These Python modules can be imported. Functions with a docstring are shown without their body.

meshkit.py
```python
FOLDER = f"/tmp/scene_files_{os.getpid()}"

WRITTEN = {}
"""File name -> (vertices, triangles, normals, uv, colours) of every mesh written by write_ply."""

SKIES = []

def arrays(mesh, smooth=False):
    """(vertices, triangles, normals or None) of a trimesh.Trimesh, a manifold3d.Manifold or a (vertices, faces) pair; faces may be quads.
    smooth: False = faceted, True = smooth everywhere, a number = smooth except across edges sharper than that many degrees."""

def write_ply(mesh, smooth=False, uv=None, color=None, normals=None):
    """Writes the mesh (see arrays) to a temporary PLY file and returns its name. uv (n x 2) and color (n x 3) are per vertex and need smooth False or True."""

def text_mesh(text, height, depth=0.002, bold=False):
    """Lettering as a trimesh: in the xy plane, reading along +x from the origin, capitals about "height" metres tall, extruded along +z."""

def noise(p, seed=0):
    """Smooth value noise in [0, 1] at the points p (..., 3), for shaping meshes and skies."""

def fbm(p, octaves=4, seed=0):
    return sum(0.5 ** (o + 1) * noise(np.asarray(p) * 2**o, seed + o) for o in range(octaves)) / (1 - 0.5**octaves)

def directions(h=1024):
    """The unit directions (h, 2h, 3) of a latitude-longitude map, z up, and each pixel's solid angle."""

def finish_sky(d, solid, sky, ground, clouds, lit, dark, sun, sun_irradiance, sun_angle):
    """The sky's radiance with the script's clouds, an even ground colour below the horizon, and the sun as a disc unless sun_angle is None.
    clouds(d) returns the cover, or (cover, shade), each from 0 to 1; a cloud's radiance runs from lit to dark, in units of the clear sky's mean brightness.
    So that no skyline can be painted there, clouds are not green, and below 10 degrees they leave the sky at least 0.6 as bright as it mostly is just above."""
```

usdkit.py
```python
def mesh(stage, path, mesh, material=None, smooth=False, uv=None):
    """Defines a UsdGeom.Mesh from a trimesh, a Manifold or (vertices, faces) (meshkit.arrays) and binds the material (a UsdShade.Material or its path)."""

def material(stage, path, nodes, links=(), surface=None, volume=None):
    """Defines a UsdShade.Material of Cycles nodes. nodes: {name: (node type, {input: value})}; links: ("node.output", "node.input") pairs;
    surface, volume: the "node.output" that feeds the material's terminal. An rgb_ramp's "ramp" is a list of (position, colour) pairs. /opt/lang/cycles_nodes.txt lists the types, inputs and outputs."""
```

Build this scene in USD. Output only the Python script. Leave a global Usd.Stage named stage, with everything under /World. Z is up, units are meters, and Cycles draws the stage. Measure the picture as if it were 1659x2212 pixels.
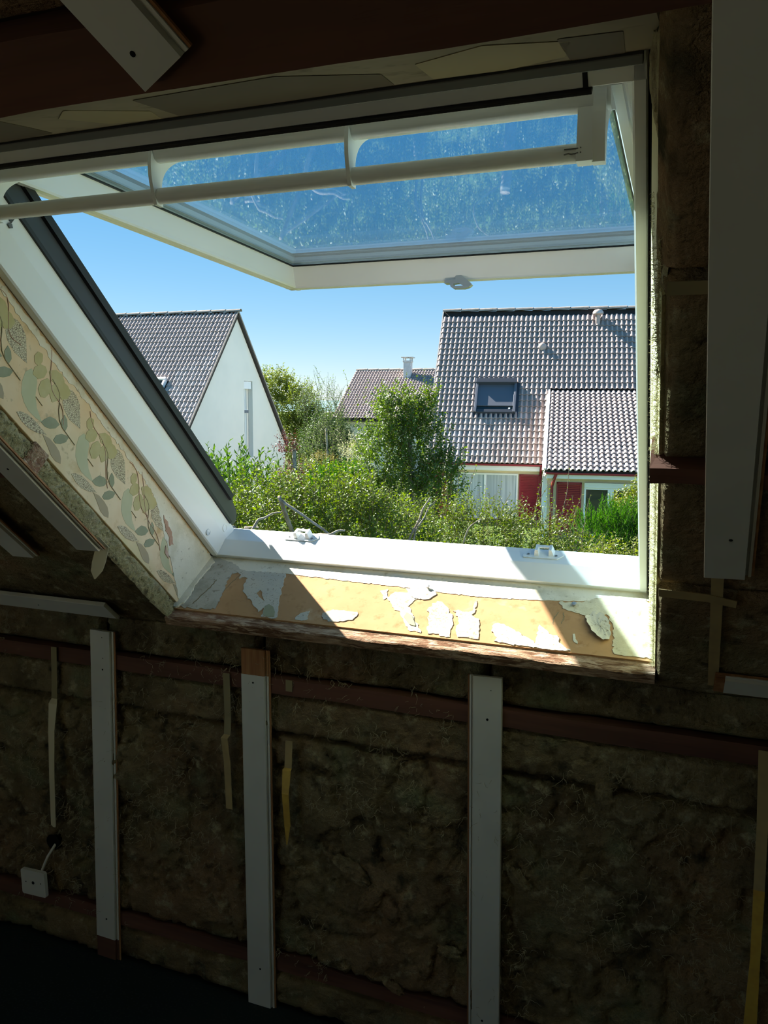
import math, random, numpy as np, trimesh, usdkit, meshkit
import manifold3d as m3
import shapely.geometry as sg
from shapely.ops import unary_union
from pxr import Usd, UsdGeom, UsdLux, UsdShade, Gf, Sdf, Vt

stage = Usd.Stage.CreateInMemory()
UsdGeom.SetStageUpAxis(stage, 'Z')
UsdGeom.SetStageMetersPerUnit(stage, 1.0)
World = UsdGeom.Xform.Define(stage, '/World')
stage.SetDefaultPrim(World.GetPrim())
UsdGeom.Scope.Define(stage, '/World/Looks')
V = np.array
H = 1.558                                   # the eye above the attic floor
# ------------------------------------------------------------------ camera
PITCH, YAW, ROLL = math.radians(7.33), math.radians(20.66), math.radians(-.49)
_f = V([-math.sin(YAW) * math.cos(PITCH), math.cos(YAW) * math.cos(PITCH), -math.sin(PITCH)])
_r = V([math.cos(YAW), math.sin(YAW), 0.])
_d = np.cross(_f, _r)
_rr = math.cos(ROLL) * _r + math.sin(ROLL) * _d
_dd = -math.sin(ROLL) * _r + math.cos(ROLL) * _d
cam = UsdGeom.Camera.Define(stage, '/World/camera')
cam.CreateHorizontalApertureAttr(36.0)
cam.CreateVerticalApertureAttr(36.0 * 2212 / 1659)
cam.CreateFocalLengthAttr(36.0 * 1715 / 1659)
cam.CreateClippingRangeAttr(Gf.Vec2f(0.02, 20000))
cam.AddTransformOp().Set(Gf.Matrix4d(*[float(x) for row in ((*_rr, 0), (*(-_dd), 0), (*(-_f), 0), (0, 0, H, 1)) for x in row]))
EXPOSURE = 0.0
cam.CreateExposureAttr(EXPOSURE)
# ------------------------------------------------------------------ sky and sun
SUN = V([-.725, .200, .659]); SUN = SUN / np.linalg.norm(SUN)
SUN_POWER = 5.3
SKY_POWER = 0.21
sky_el, sky_az = math.asin(SUN[2]), math.atan2(SUN[0], SUN[1])
sky = usdkit.material(stage, '/World/Looks/sky', {
    's': ('sky_texture', {'sky_type': 'multiple_scattering', 'sun_disc': False, 'sun_elevation': sky_el, 'sun_rotation': sky_az, 'altitude': 200.0, 'air_density': 1.0, 'aerosol_density': .1, 'ozone_density': 1.5}),
    'g': ('gamma', {'gamma': .56}), 'h': ('hsv', {'saturation': 1.58}), 'b': ('background_shader', {'strength': SKY_POWER})},
    [('s.color', 'g.color'), ('g.color', 'h.color'), ('h.color', 'b.color')], surface='b.background')
dome = UsdLux.DomeLight.Define(stage, '/World/sky_dome')
dome.CreateIntensityAttr(1.0)
UsdShade.MaterialBindingAPI.Apply(dome.GetPrim()).Bind(sky)
sun = UsdLux.DistantLight.Define(stage, '/World/sun')
sun.CreateAngleAttr(0.53)
sun.CreateIntensityAttr(SUN_POWER)
sun.CreateNormalizeAttr(True)
sun.CreateColorAttr(Gf.Vec3f(1.0, .95, .87))
_x = np.cross([0, 0, 1], SUN); _x /= np.linalg.norm(_x); _y = np.cross(SUN, _x)
sun.AddTransformOp().Set(Gf.Matrix4d(*[float(v) for row in ((*_x, 0), (*_y, 0), (*SUN, 0), (0, 0, 30, 1)) for v in row]))

# ------------------------------------------------------------------ slope frame: x along the wall, UP along the roof, NN out through the roof
SL = math.radians(43.05)
UP = V([0, -math.cos(SL), math.sin(SL)]); NN = V([0, math.sin(SL), math.cos(SL)]); EX = V([1., 0, 0]); EY = V([0, 1., 0]); EZ = V([0, 0, 1.])
def sl(x, v, n): return EX * x + UP * v + NN * n

# ------------------------------------------------------------------ naming and writing
used = {}
def numbered(parent, name):
    k = (parent, name); i = used.get(k, -1) + 1; used[k] = i
    return name if i == 0 else f'{name}_{i:03d}'
base_of = {}
def tag(prim, label=None, cat=None, group=None, kind=None):
    for k, v in (('label', label), ('category', cat), ('group', group), ('kind', kind)):
        if v: prim.SetCustomDataByKey(k, v)
def thing(name, label, cat, base=(0, 0, -H), group=None, kind=None, parent='/World'):
    p = parent + '/' + numbered(parent, name)
    x = UsdGeom.Xform.Define(stage, p)
    b0 = base_of.get(parent, V([0., 0, 0])); b = V(base, float) + (V([0, 0, H]) if parent == '/World' else 0)
    x.AddTranslateOp().Set(Gf.Vec3d(*[float(c) for c in (b if parent == '/World' else b)]))
    base_of[p] = (V(base, float)) if parent == '/World' else b0
    tag(x.GetPrim(), label, cat, group, kind)
    return p
def group_part(name, parent, label=None):
    p = parent + '/' + numbered(parent, name)
    x = UsdGeom.Xform.Define(stage, p); base_of[p] = base_of[parent]
    tag(x.GetPrim(), label)
    return p
def arr(mesh):
    if isinstance(mesh, (list,)): mesh = join(mesh)
    v, f, _ = meshkit.arrays(mesh, False)
    return v, f
def join(ms):
    vs, fs, n = [], [], 0
    for m in ms:
        v, f = arr(m); vs.append(v); fs.append(f + n); n += len(v)
    return np.vstack(vs), np.vstack(fs)
def obj(name, mesh, mat, parent='/World', smooth=False, label=None, cat=None, group=None, kind=None):
    p = parent + '/' + numbered(parent, name)
    v, f = arr(mesh)
    v = v - base_of.get(parent, V([0, 0, -H]))
    m = usdkit.mesh(stage, p, (v, f), mat, smooth)
    base_of[p] = base_of.get(parent, V([0, 0, -H]))
    m.CreateDoubleSidedAttr(True)
    tag(m.GetPrim(), label, cat, group, kind)
    return p
def curves(name, pts, counts, widths, mat, parent, kind=None, label=None):
    p = parent + '/' + numbered(parent, name)
    c = UsdGeom.BasisCurves.Define(stage, p)
    c.CreateTypeAttr('linear')
    c.CreatePointsAttr(Vt.Vec3fArray.FromNumpy((pts - base_of.get(parent, V([0, 0, -H]))).astype(np.float32)))
    c.CreateCurveVertexCountsAttr(Vt.IntArray.FromNumpy(np.asarray(counts, np.int32)))
    c.CreateWidthsAttr(Vt.FloatArray.FromNumpy(np.asarray(widths, np.float32))); c.SetWidthsInterpolation('vertex')
    UsdShade.MaterialBindingAPI.Apply(c.GetPrim()).Bind(mat)
    tag(c.GetPrim(), label, kind=kind)
    return p

# ------------------------------------------------------------------ shape helpers
def sweep(poly, O, A, B, C, c0, c1):
    """polygon (a, b) pushed along C from c0 to c1, standing at O + a A + b B"""
    if not isinstance(poly, (sg.Polygon, sg.MultiPolygon)): poly = sg.Polygon(poly).buffer(0)
    out = []
    for g in getattr(poly, 'geoms', [poly]):
        if g.is_empty or g.area < 1e-9: continue
        t = trimesh.creation.extrude_polygon(g, c1 - c0, engine='earcut')
        v, f = np.array(t.vertices), np.array(t.faces)
        v = V(O) + v[:, :1] * V(A) + v[:, 1:2] * V(B) + (v[:, 2:] + c0) * V(C)
        if np.dot(np.cross(A, B), C) < 0: f = f[:, ::-1]
        out.append((v, f))
    return join(out)
def rbox(lo, hi, r=.002):
    """box with chamfered edges"""
    lo, hi = V(lo, float), V(hi, float); r = min(r, (hi - lo).min() * .3)
    pts = []
    for sx in (0, 1):
        for sy in (0, 1):
            for sz in (0, 1):
                c = V([hi[0] if sx else lo[0], hi[1] if sy else lo[1], hi[2] if sz else lo[2]]); s = V([-1 if sx else 1, -1 if sy else 1, -1 if sz else 1])
                for k in range(3):
                    e = s * r; e[k] = 0; pts.append(c + e)
    return arr(m3.Manifold.hull_points(np.array(pts)))
def put(mesh, O, A, B, C):
    v, f = arr(mesh)
    v2 = V(O) + v[:, :1] * V(A) + v[:, 1:2] * V(B) + v[:, 2:] * V(C)
    return v2, (f if np.dot(np.cross(A, B), C) > 0 else f[:, ::-1])
ZERO = V([0., 0, 0])
def slbox(lo, hi, r=.002): return put(rbox(lo, hi, r), ZERO, EX, UP, NN)
def box(lo, hi, r=.002): return rbox(lo, hi, r)
def tube(path, rad, n=8, caps=True):
    P = np.asarray(path, float); m = len(P); rad = np.broadcast_to(np.asarray(rad, float), (m,))
    T = np.gradient(P, axis=0); T /= np.maximum(np.linalg.norm(T, axis=1, keepdims=True), 1e-9)
    ref = V([0, 0, 1.]) if abs(T[0][2]) < .9 else V([1., 0, 0])
    v = []
    for i in range(m):
        a = np.cross(T[i], ref); a /= max(np.linalg.norm(a), 1e-9); b = np.cross(T[i], a)
        th = np.arange(n) / n * 2 * np.pi
        v.append(P[i] + rad[i] * (np.cos(th)[:, None] * a + np.sin(th)[:, None] * b))
    v = np.vstack(v); f = []
    for i in range(m - 1):
        for j in range(n):
            a, b, c, d = i * n + j, i * n + (j + 1) % n, (i + 1) * n + (j + 1) % n, (i + 1) * n + j
            f += [(a, c, b), (a, d, c)]
    if caps:
        v = np.vstack([v, P[:1], P[-1:]])
        for j in range(n):
            f += [(m * n, j, (j + 1) % n), (m * n + 1, (m - 1) * n + (j + 1) % n, (m - 1) * n + j)]
    return v, np.array(f)
def lathe(prof, O, A, B, C, n=20):
    """profile (radius, height) turned about C at O"""
    v, f = [], []
    for r, h in prof:
        for j in range(n):
            th = 2 * math.pi * j / n
            v.append(V(O) + r * math.cos(th) * V(A) + r * math.sin(th) * V(B) + h * V(C))
    for i in range(len(prof) - 1):
        for j in range(n):
            a, b, c, d = i * n + j, i * n + (j + 1) % n, (i + 1) * n + (j + 1) % n, (i + 1) * n + j
            f += [(a, b, c), (a, c, d)]
    v.append(V(O) + prof[0][1] * V(C)); v.append(V(O) + prof[-1][1] * V(C))
    for j in range(n):
        f += [(len(v) - 2, (j + 1) % n, j), (len(v) - 1, (len(prof) - 1) * n + j, (len(prof) - 1) * n + (j + 1) % n)]
    return np.array(v), np.array(f)
def fbm(p, o=4, seed=0): return meshkit.fbm(p, o, seed)

# ------------------------------------------------------------------ materials
def mat(name, color, rough=.5, spec=.5, noise=None, bump=None, metallic=0., stretch=(1, 1, 1), extra=None, sheen=0.):
    """noise: list of (scale, detail, lo, hi, colour) layers over the base colour, mixed in by a noise between lo and hi; bump: (scale, strength, distance)"""
    n = {'geo': ('geometry', {}), 'map': ('mapping', {'scale': stretch}), 'p': ('principled_bsdf', {'base_color': color, 'roughness': rough, 'specular_ior_level': spec, 'metallic': metallic, 'sheen_weight': sheen}), 'c0': ('color', {'value': color})}
    l = [('geo.position', 'map.vector')]
    last = 'c0.color'
    for i, (sc, det, lo, hi, col) in enumerate(noise or []):
        n[f'n{i}'] = ('noise_texture', {'scale': sc, 'detail': det, 'roughness': .6, 'w': 0.})
        n[f'r{i}'] = ('map_range', {'from_min': lo, 'from_max': hi, 'clamp': True})
        n[f'm{i}'] = ('mix', {'color2': col})
        n[f'o{i}'] = ('vector_math', {'math_type': 'add', 'vector2': (3.1 * i, 7.7 * i, 1.3 * i)})
        l += [('map.vector', f'o{i}.vector1'), (f'o{i}.vector', f'n{i}.vector'), (f'n{i}.fac', f'r{i}.value'), (f'r{i}.result', f'm{i}.fac'), (last, f'm{i}.color1')]
        last = f'm{i}.color'
    l.append((last, 'p.base_color'))
    if bump:
        n['bn'] = ('noise_texture', {'scale': bump[0], 'detail': 5., 'roughness': .65})
        n['bu'] = ('bump', {'strength': bump[1], 'distance': bump[2]})
        l += [('map.vector', 'bn.vector'), ('bn.fac', 'bu.height'), ('bu.normal', 'p.normal')]
    return usdkit.material(stage, '/World/Looks/' + name, n, l, surface='p.BSDF')
def leafmat(name, stops, trans=.35, rough=.35, spec=.6, tscale=1.55):
    """leaves: each leaf its own tone; some light passes"""
    n = {'g': ('geometry', {}), 'r': ('rgb_ramp', {'ramp': stops}), 'p': ('principled_bsdf', {'roughness': rough, 'specular_ior_level': spec}), 't': ('translucent_bsdf', {}),
         'h': ('hsv', {'saturation': 1.15, 'value': tscale}), 'm': ('mix_closure', {'fac': trans})}
    l = [('g.random_per_island', 'r.fac'), ('r.color', 'p.base_color'), ('r.color', 'h.color'), ('h.color', 't.color'), ('p.BSDF', 'm.closure1'), ('t.BSDF', 'm.closure2')]
    return usdkit.material(stage, '/World/Looks/' + name, n, l, surface='m.closure')

M = {}
M['white'] = mat('window_white', (.84, .855, .845), .34, .5, [(3, 2, .4, .8, (.81, .83, .82))])
M['sticker'] = mat('sticker_grey', (.12, .12, .12), .5)
M['black'] = mat('black_metal', (.035, .036, .040), .38, .5)
M['rubber'] = mat('rubber', (.008, .008, .009), .5)
M['seal'] = mat('grey_seal', (.16, .17, .17), .6)
M['spacer'] = mat('spacer_bar', (.42, .45, .45), .4, .5, metallic=.4)
M['cap'] = mat('screw_cap', (.55, .58, .60), .4)
M['nickel'] = mat('nickel', (.60, .60, .60), .35, .5, metallic=.5)
M['screw'] = mat('screw_steel', (.45, .45, .44), .4, metallic=.7)
M['paint'] = mat('board_paint', (.60, .585, .52), .5, .4, [(5, 3, .45, .75, (.54, .525, .46))], bump=(40, .05, .002))
M['rawwood'] = mat('raw_pine', (.36, .175, .075), .75, .2, [(40, 4, .4, .62, (.24, .10, .04))], bump=(60, .25, .003), stretch=(1, 1, .08))
M['palewood'] = mat('pale_yellow_wood', (.78, .70, .42), .8, .2, [(30, 4, .4, .65, (.68, .58, .32))], stretch=(1, .15, .15))
M['batten'] = mat('brown_batten', (.165, .072, .05), .85, .1, [(24, 4, .4, .65, (.09, .042, .03)), (3, 3, .45, .6, (.12, .06, .042))], bump=(80, .3, .003), stretch=(.08, 1, 1))
M['beam'] = mat('rough_beam', (.40, .26, .165), .9, .1, [(55, 5, .44, .56, (.17, .09, .05)), (5, 3, .5, .62, (.32, .16, .10)), (140, 3, .52, .62, (.50, .36, .25))], bump=(70, 1., .012), stretch=(.2, 1, 1))
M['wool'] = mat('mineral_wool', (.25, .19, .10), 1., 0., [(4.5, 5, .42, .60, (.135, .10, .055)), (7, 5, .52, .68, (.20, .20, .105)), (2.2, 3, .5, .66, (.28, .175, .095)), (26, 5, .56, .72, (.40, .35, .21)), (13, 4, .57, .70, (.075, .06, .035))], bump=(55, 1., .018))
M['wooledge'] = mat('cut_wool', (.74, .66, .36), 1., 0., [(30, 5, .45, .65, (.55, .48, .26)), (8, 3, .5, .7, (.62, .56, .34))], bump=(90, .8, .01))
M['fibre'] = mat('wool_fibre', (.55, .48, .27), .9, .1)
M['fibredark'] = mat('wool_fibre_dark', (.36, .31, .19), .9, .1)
M['tape'] = mat('tape_tan', (.42, .30, .13), .6, .3, [(20, 3, .4, .7, (.34, .24, .11))])
M['tapeyellow'] = mat('tape_yellow', (.58, .36, .06), .5, .3, [(30, 3, .4, .7, (.46, .27, .05))])
M['tapepale'] = mat('tape_pale', (.60, .52, .34), .6, .3)
M['tapeolive'] = mat('tape_olive', (.26, .21, .11), .7, .2)
M['outlet'] = mat('outlet_plastic', (.62, .60, .53), .4)
M['dark'] = mat('dark_hole', (.01, .01, .009), .9, .1)
M['carpet'] = mat('carpet', (.022, .030, .028), 1., 0., [(160, 3, .5, .7, (.035, .043, .04)), (3, 3, .5, .7, (.028, .034, .03))], bump=(220, .6, .01))
M['sarking'] = mat('dark_sarking', (.05, .042, .028), .9, .1, [(3, 3, .4, .7, (.07, .055, .03))])
M['plasterwall'] = mat('old_plaster', (.42, .38, .30), .9, .1)
M['innerwall'] = mat('inner_wall_paint', (.78, .72, .58), .9, .1)
M['bareboard'] = mat('floor_board', (.34, .28, .19), .7, .2, [(20, 4, .4, .65, (.27, .215, .145))], stretch=(.1, 1, 1))
M['wallpaper'] = mat('wallpaper', (.76, .54, .315), .75, .2, [(7, 3, .42, .66, (.80, .63, .42)), (11, 5, .56, .68, (.58, .38, .19)), (2.5, 4, .56, .70, (.66, .54, .30)), (45, 4, .62, .74, (.47, .35, .20))], bump=(40, .12, .003))
M['wplaster'] = mat('white_plaster', (.76, .70, .57), .85, .15, [(14, 5, .48, .66, (.64, .58, .44)), (5, 4, .55, .68, (.68, .68, .66)), (60, 3, .62, .72, (.48, .42, .32))], bump=(60, .35, .004))
M['filler'] = mat('cream_filler', (.66, .60, .44), .9, .1, [(18, 5, .45, .62, (.56, .50, .36)), (60, 4, .58, .7, (.42, .36, .24))], bump=(60, .4, .004))
M['dplaster'] = mat('grey_plaster', (.50, .47, .40), .9, .1, [(20, 5, .45, .62, (.40, .37, .30)), (70, 4, .58, .7, (.28, .24, .18))], bump=(60, .4, .004))
M['card'] = mat('brown_card', (.45, .255, .12), .85, .15, [(6, 5, .42, .68, (.52, .31, .155)), (40, 4, .55, .72, (.37, .195, .085)), (15, 3, .62, .74, (.56, .385, .235))], bump=(90, .15, .002))
M['paper'] = mat('torn_paper', (.55, .51, .42), .85, .1, [(16, 4, .42, .66, (.48, .46, .40)), (150, 3, .60, .66, (.30, .26, .2))], bump=(70, .3, .003))
M['speckle'] = mat('speckled_paper', (.55, .48, .345), .85, .1, [(170, 3, .55, .60, (.34, .28, .2)), (12, 4, .5, .7, (.58, .52, .38))], bump=(80, .3, .003))
M['leafgreen'] = mat('print_leaf_green', (.29, .295, .185), .75, .2, [(30, 3, .4, .7, (.34, .34, .22))])
M['palegreen'] = mat('print_pale_green', (.50, .48, .29), .75, .2, [(15, 3, .4, .7, (.55, .52, .34))])
M['olive'] = mat('print_olive', (.49, .405, .18), .75, .2, [(20, 3, .4, .7, (.55, .47, .25))])
M['printbrown'] = mat('print_brown', (.42, .33, .205), .75, .2, [(20, 3, .4, .7, (.42, .34, .23))])
M['stemline'] = mat('print_stem', (.25, .20, .11), .75, .2)
M['gold'] = usdkit.material(stage, '/World/Looks/print_gold', {'g': ('geometry', {}), 'v': ('voronoi_texture', {'scale': 230., 'feature': 'distance_to_edge'}), 'r': ('rgb_ramp', {'ramp': [(0, (.17, .115, .06)), (.055, (.21, .14, .08)), (.10, (.60, .50, .31)), (1, (.66, .57, .38))]}),
    'p': ('principled_bsdf', {'roughness': .55})}, [('g.position', 'v.vector'), ('v.distance', 'r.fac'), ('r.color', 'p.base_color')], surface='p.BSDF')
M['peel'] = mat('peel_rust', (.46, .27, .18), .85, .1, [(30, 4, .45, .7, (.58, .42, .34))])
def pane(name, tint, f0=.032):
    return usdkit.material(stage, '/World/Looks/' + name, {'lw': ('layer_weight', {'blend': .5}), 'pw': ('math', {'math_type': 'power', 'value2': 4.6}), 'ma': ('math', {'math_type': 'multiply_add', 'value2': .62, 'value3': f0}),
        't': ('transparent_bsdf', {'color': tint}), 'g': ('glossy_bsdf', {'color': (.95, .98, 1.), 'roughness': 0.0}), 'm': ('mix_closure', {})},
        [('lw.facing', 'pw.value1'), ('pw.value', 'ma.value1'), ('ma.value', 'm.fac'), ('t.BSDF', 'm.closure1'), ('g.BSDF', 'm.closure2')], surface='m.closure')
M['glass'] = pane('window_glass', (.87, .945, .975))
M['farglass'] = mat('dark_window_glass', (.02, .024, .022), .06, .6)
M['curtain'] = mat('curtain', (.36, .40, .42), .8, .1, [(14, 2, .4, .6, (.50, .54, .56))], stretch=(1, 1, .02))
# ================================================================== THE SETTING
YK, ZF, NI = 1.69, -H, .745                       # knee wall, floor, inside face of the slope
ZJ = YK * -.33                                    # where wall and slope meet
XL, XR = -1.202, -.062                            # window frame, outside
VB, VT = -1.621, -.458
X0, X1, YB, ZC = -3.6, 2.1, -3.2, .80             # the rest of the attic
def struct(name, label, cat): return thing(name, label, cat, (0, 0, -H), kind='structure')
fl = struct('floor', 'dark green-black carpet covering the attic floor', 'floor')
obj('carpet', box((X0, -.2, ZF - .06), (X1, YK + .25, ZF), .001), M['carpet'], fl)
obj('added_pale_boards', box((X0, YB, ZF - .06), (X1, -.201, ZF - .006), .001), M['bareboard'], fl, label='unseen pale floor boards added behind the viewer to bounce light')  # unseen pale floor, added so sun from the gable window bounces forward
obj('joist_deck', box((X0, YB, ZF - .28), (X1, YK + .6, ZF - .061), .001), M['sarking'], fl)
wl = struct('wall_left', 'plain plaster side wall at the left end of the attic', 'wall')
obj('plaster', sweep(sg.box(YB, ZF, YK + .6, ZC + .3).difference(sg.box(-2.75, ZF + .55, -.55, ZF + 2.05)), EX * X0, EY, EZ, EX, -.2, 0), M['innerwall'], wl)
w2 = struct('window_2', 'wide unseen gable window added in the left wall to light the room', 'window')  # unseen window, added with the pale surfaces to brighten the room
obj('frame', sweep(sg.box(-2.75, ZF + .55, -.55, ZF + 2.05).difference(sg.box(-2.68, ZF + .62, -1.69, ZF + 1.98)).difference(sg.box(-1.61, ZF + .62, -.62, ZF + 1.98)), EX * X0, EY, EZ, EX, -.16, -.08), M['white'], w2)
for q0, q1 in ((-2.69, -1.68), (-1.62, -.61)): obj('glass_pane', box((X0 - .124, q0, ZF + .61), (X0 - .120, q1, ZF + 1.99), .0005), M['glass'], w2)
wr = struct('wall_right', 'plain plaster side wall at the right end of the attic', 'wall')
obj('plaster', box((X1, YB, ZF), (X1 + .2, YK + .6, ZC + .3)), M['innerwall'], wr)
wb = struct('wall_back', 'plain plaster wall behind the viewer', 'wall')
obj('plaster', box((X0 - .2, YB - .2, ZF - .3), (X1 + .2, YB, ZC + .3)), M['innerwall'], wb)

def batt(name, parent, m, O, A, B, C, a0, a1, b0, b1, thick, amp=.02, seed=0, res=.018, edge=.03, sc=7., fold=.5, label=None):
    """a slab of mineral wool: A, B span it, C points to the room"""
    na, nb = max(4, int((a1 - a0) / res)), max(3, int((b1 - b0) / res))
    a, b = np.linspace(a0, a1, na + 1), np.linspace(b0, b1, nb + 1)
    Aa, Bb = np.meshgrid(a, b, indexing='ij')
    q = np.stack([Aa * sc, Bb * sc, np.full_like(Aa, seed * 3.7)], -1)
    d = np.minimum(np.minimum(Aa - a0, a1 - Aa), np.minimum(Bb - b0, b1 - Bb))
    e = 1 - .5 * np.clip(1 - d / edge, 0, 1) ** 2
    big, rid = fbm(q, 4, seed), np.abs(fbm(q * 1.7 + 9, 4, seed + 5) - .47)
    h = thick * e + amp * (big - .5) * 2 * np.clip(e, .15, 1) - fold * amp * np.clip(.06 - rid, 0, 1) * 12 * e
    w_ = q * 3.1 + 1.6 * np.stack([fbm(q * 1.3 + 3, 3, seed + 7), fbm(q * 1.3 + 17, 3, seed + 8), np.zeros_like(Aa)], -1)
    h = h + .35 * amp * (np.clip(.10 - np.abs(fbm(w_, 3, seed + 9) - .46), 0, 1) * 10 * np.clip(big * 2.6 - .9, 0, 1) + .6 * (fbm(q * 9, 2, seed + 4) - .4)) * e
    jit = .35 * edge * (1 - e) * (fbm(q * 4, 3, seed + 2) - .5)
    P = V(O) + (Aa + jit)[..., None] * V(A) + (Bb + jit)[..., None] * V(B) + h[..., None] * V(C)
    P = P.reshape(-1, 3)
    i, j = np.meshgrid(np.arange(na), np.arange(nb), indexing='ij'); s = nb + 1
    k = (i * s + j).ravel()
    f = np.vstack([np.c_[k, k + s, k + s + 1], np.c_[k, k + s + 1, k + 1]])
    if np.dot(np.cross(A, B), C) < 0: f = f[:, ::-1]
    return obj(name, (P, f), m, parent, smooth=True, label=label)
def fuzz(parent, pts, dirs, n, length, mat_, seed, width=.0006, curl=.6, name='loose_fibre'):
    """curled wool fibres growing from points"""
    r = np.random.default_rng(seed); pts, dirs = np.asarray(pts), np.asarray(dirs)
    k = r.integers(0, len(pts), n); p, d = pts[k].copy(), dirs[k] + r.normal(0, .55, (n, 3))
    d /= np.linalg.norm(d, axis=1, keepdims=True); L = length * r.uniform(.35, 1.3, n)
    m, out = 6, []
    for s in range(m):
        out.append(p.copy()); p = p + d * (L / m)[:, None]; d = d + r.normal(0, curl, (n, 3)); d /= np.linalg.norm(d, axis=1, keepdims=True)
    P = np.stack(out, 1).reshape(-1, 3)
    w = np.tile(np.linspace(1, .35, m) * width, n)
    return curves(name, P, np.full(n, m), w, mat_, parent, kind='stuff')

# ---- knee wall: backing, then batts row by row, in the bays between the boards
wf = struct('wall_front', 'knee wall under the window packed with brown mineral wool batts', 'wall')
obj('backing', box((X0, YK + .07, ZF), (X1, YK + .2, ZJ + .10)), M['sarking'], wf)
bays = [(-2.7, -1.46), (-1.455, -.972), (-.967, -.39), (-.385, .40), (.405, 1.3)]
sd = 1
for (za, zb, th, res, am) in ((.145, .747, .055, .0085, .021), (.749, .857, .058, .009, .013), (.897, 1.012, .040, .010, .02), (.0, .105, .064, .012, .014)):
    for (xa, xb) in bays:
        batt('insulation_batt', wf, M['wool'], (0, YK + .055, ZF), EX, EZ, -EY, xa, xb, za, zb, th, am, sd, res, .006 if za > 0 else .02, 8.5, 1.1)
        sd += 1
rw = np.random.default_rng(4)
pz = np.stack([rw.uniform(-1.9, .6, 5000), np.full(5000, YK - .004), ZF + rw.uniform(.12, .98, 5000)], 1)
pz = pz[fbm(pz * 3.1, 3, 8) > .50]
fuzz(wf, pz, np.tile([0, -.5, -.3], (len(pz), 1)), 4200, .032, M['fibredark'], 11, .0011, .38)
# flakes of wool that have come away from the batts
for (x, z, s, a) in ((-.72, .43, .055, .5), (-.66, .37, .05, 2.2), (-.80, .70, .045, .2), (-.57, .545, .03, 1.), (-.30, .50, .035, .7), (-.12, .735, .045, 1.4), (-.60, .15, .03, .4), (-.46, .28, .03, 0), (-.52, .22, .035, 1.9), (-1.22, .62, .03, .3), (-.95, .78, .02, .4)):
    q = trimesh.creation.icosphere(3, 1.); w = np.array(q.vertices); w *= (1 + .9 * (fbm(w * 2.6 + x * 9, 3, 3) - .5))[:, None]
    R = trimesh.transformations.rotation_matrix(a, [0, 1, 0])[:3, :3]
    w = (w * [s, .012, s * .45]) @ R.T + V([x, YK - .002, ZF + z])
    obj('wool_flake', (w, np.array(q.faces)), M['wool'], wf, smooth=True)

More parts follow.
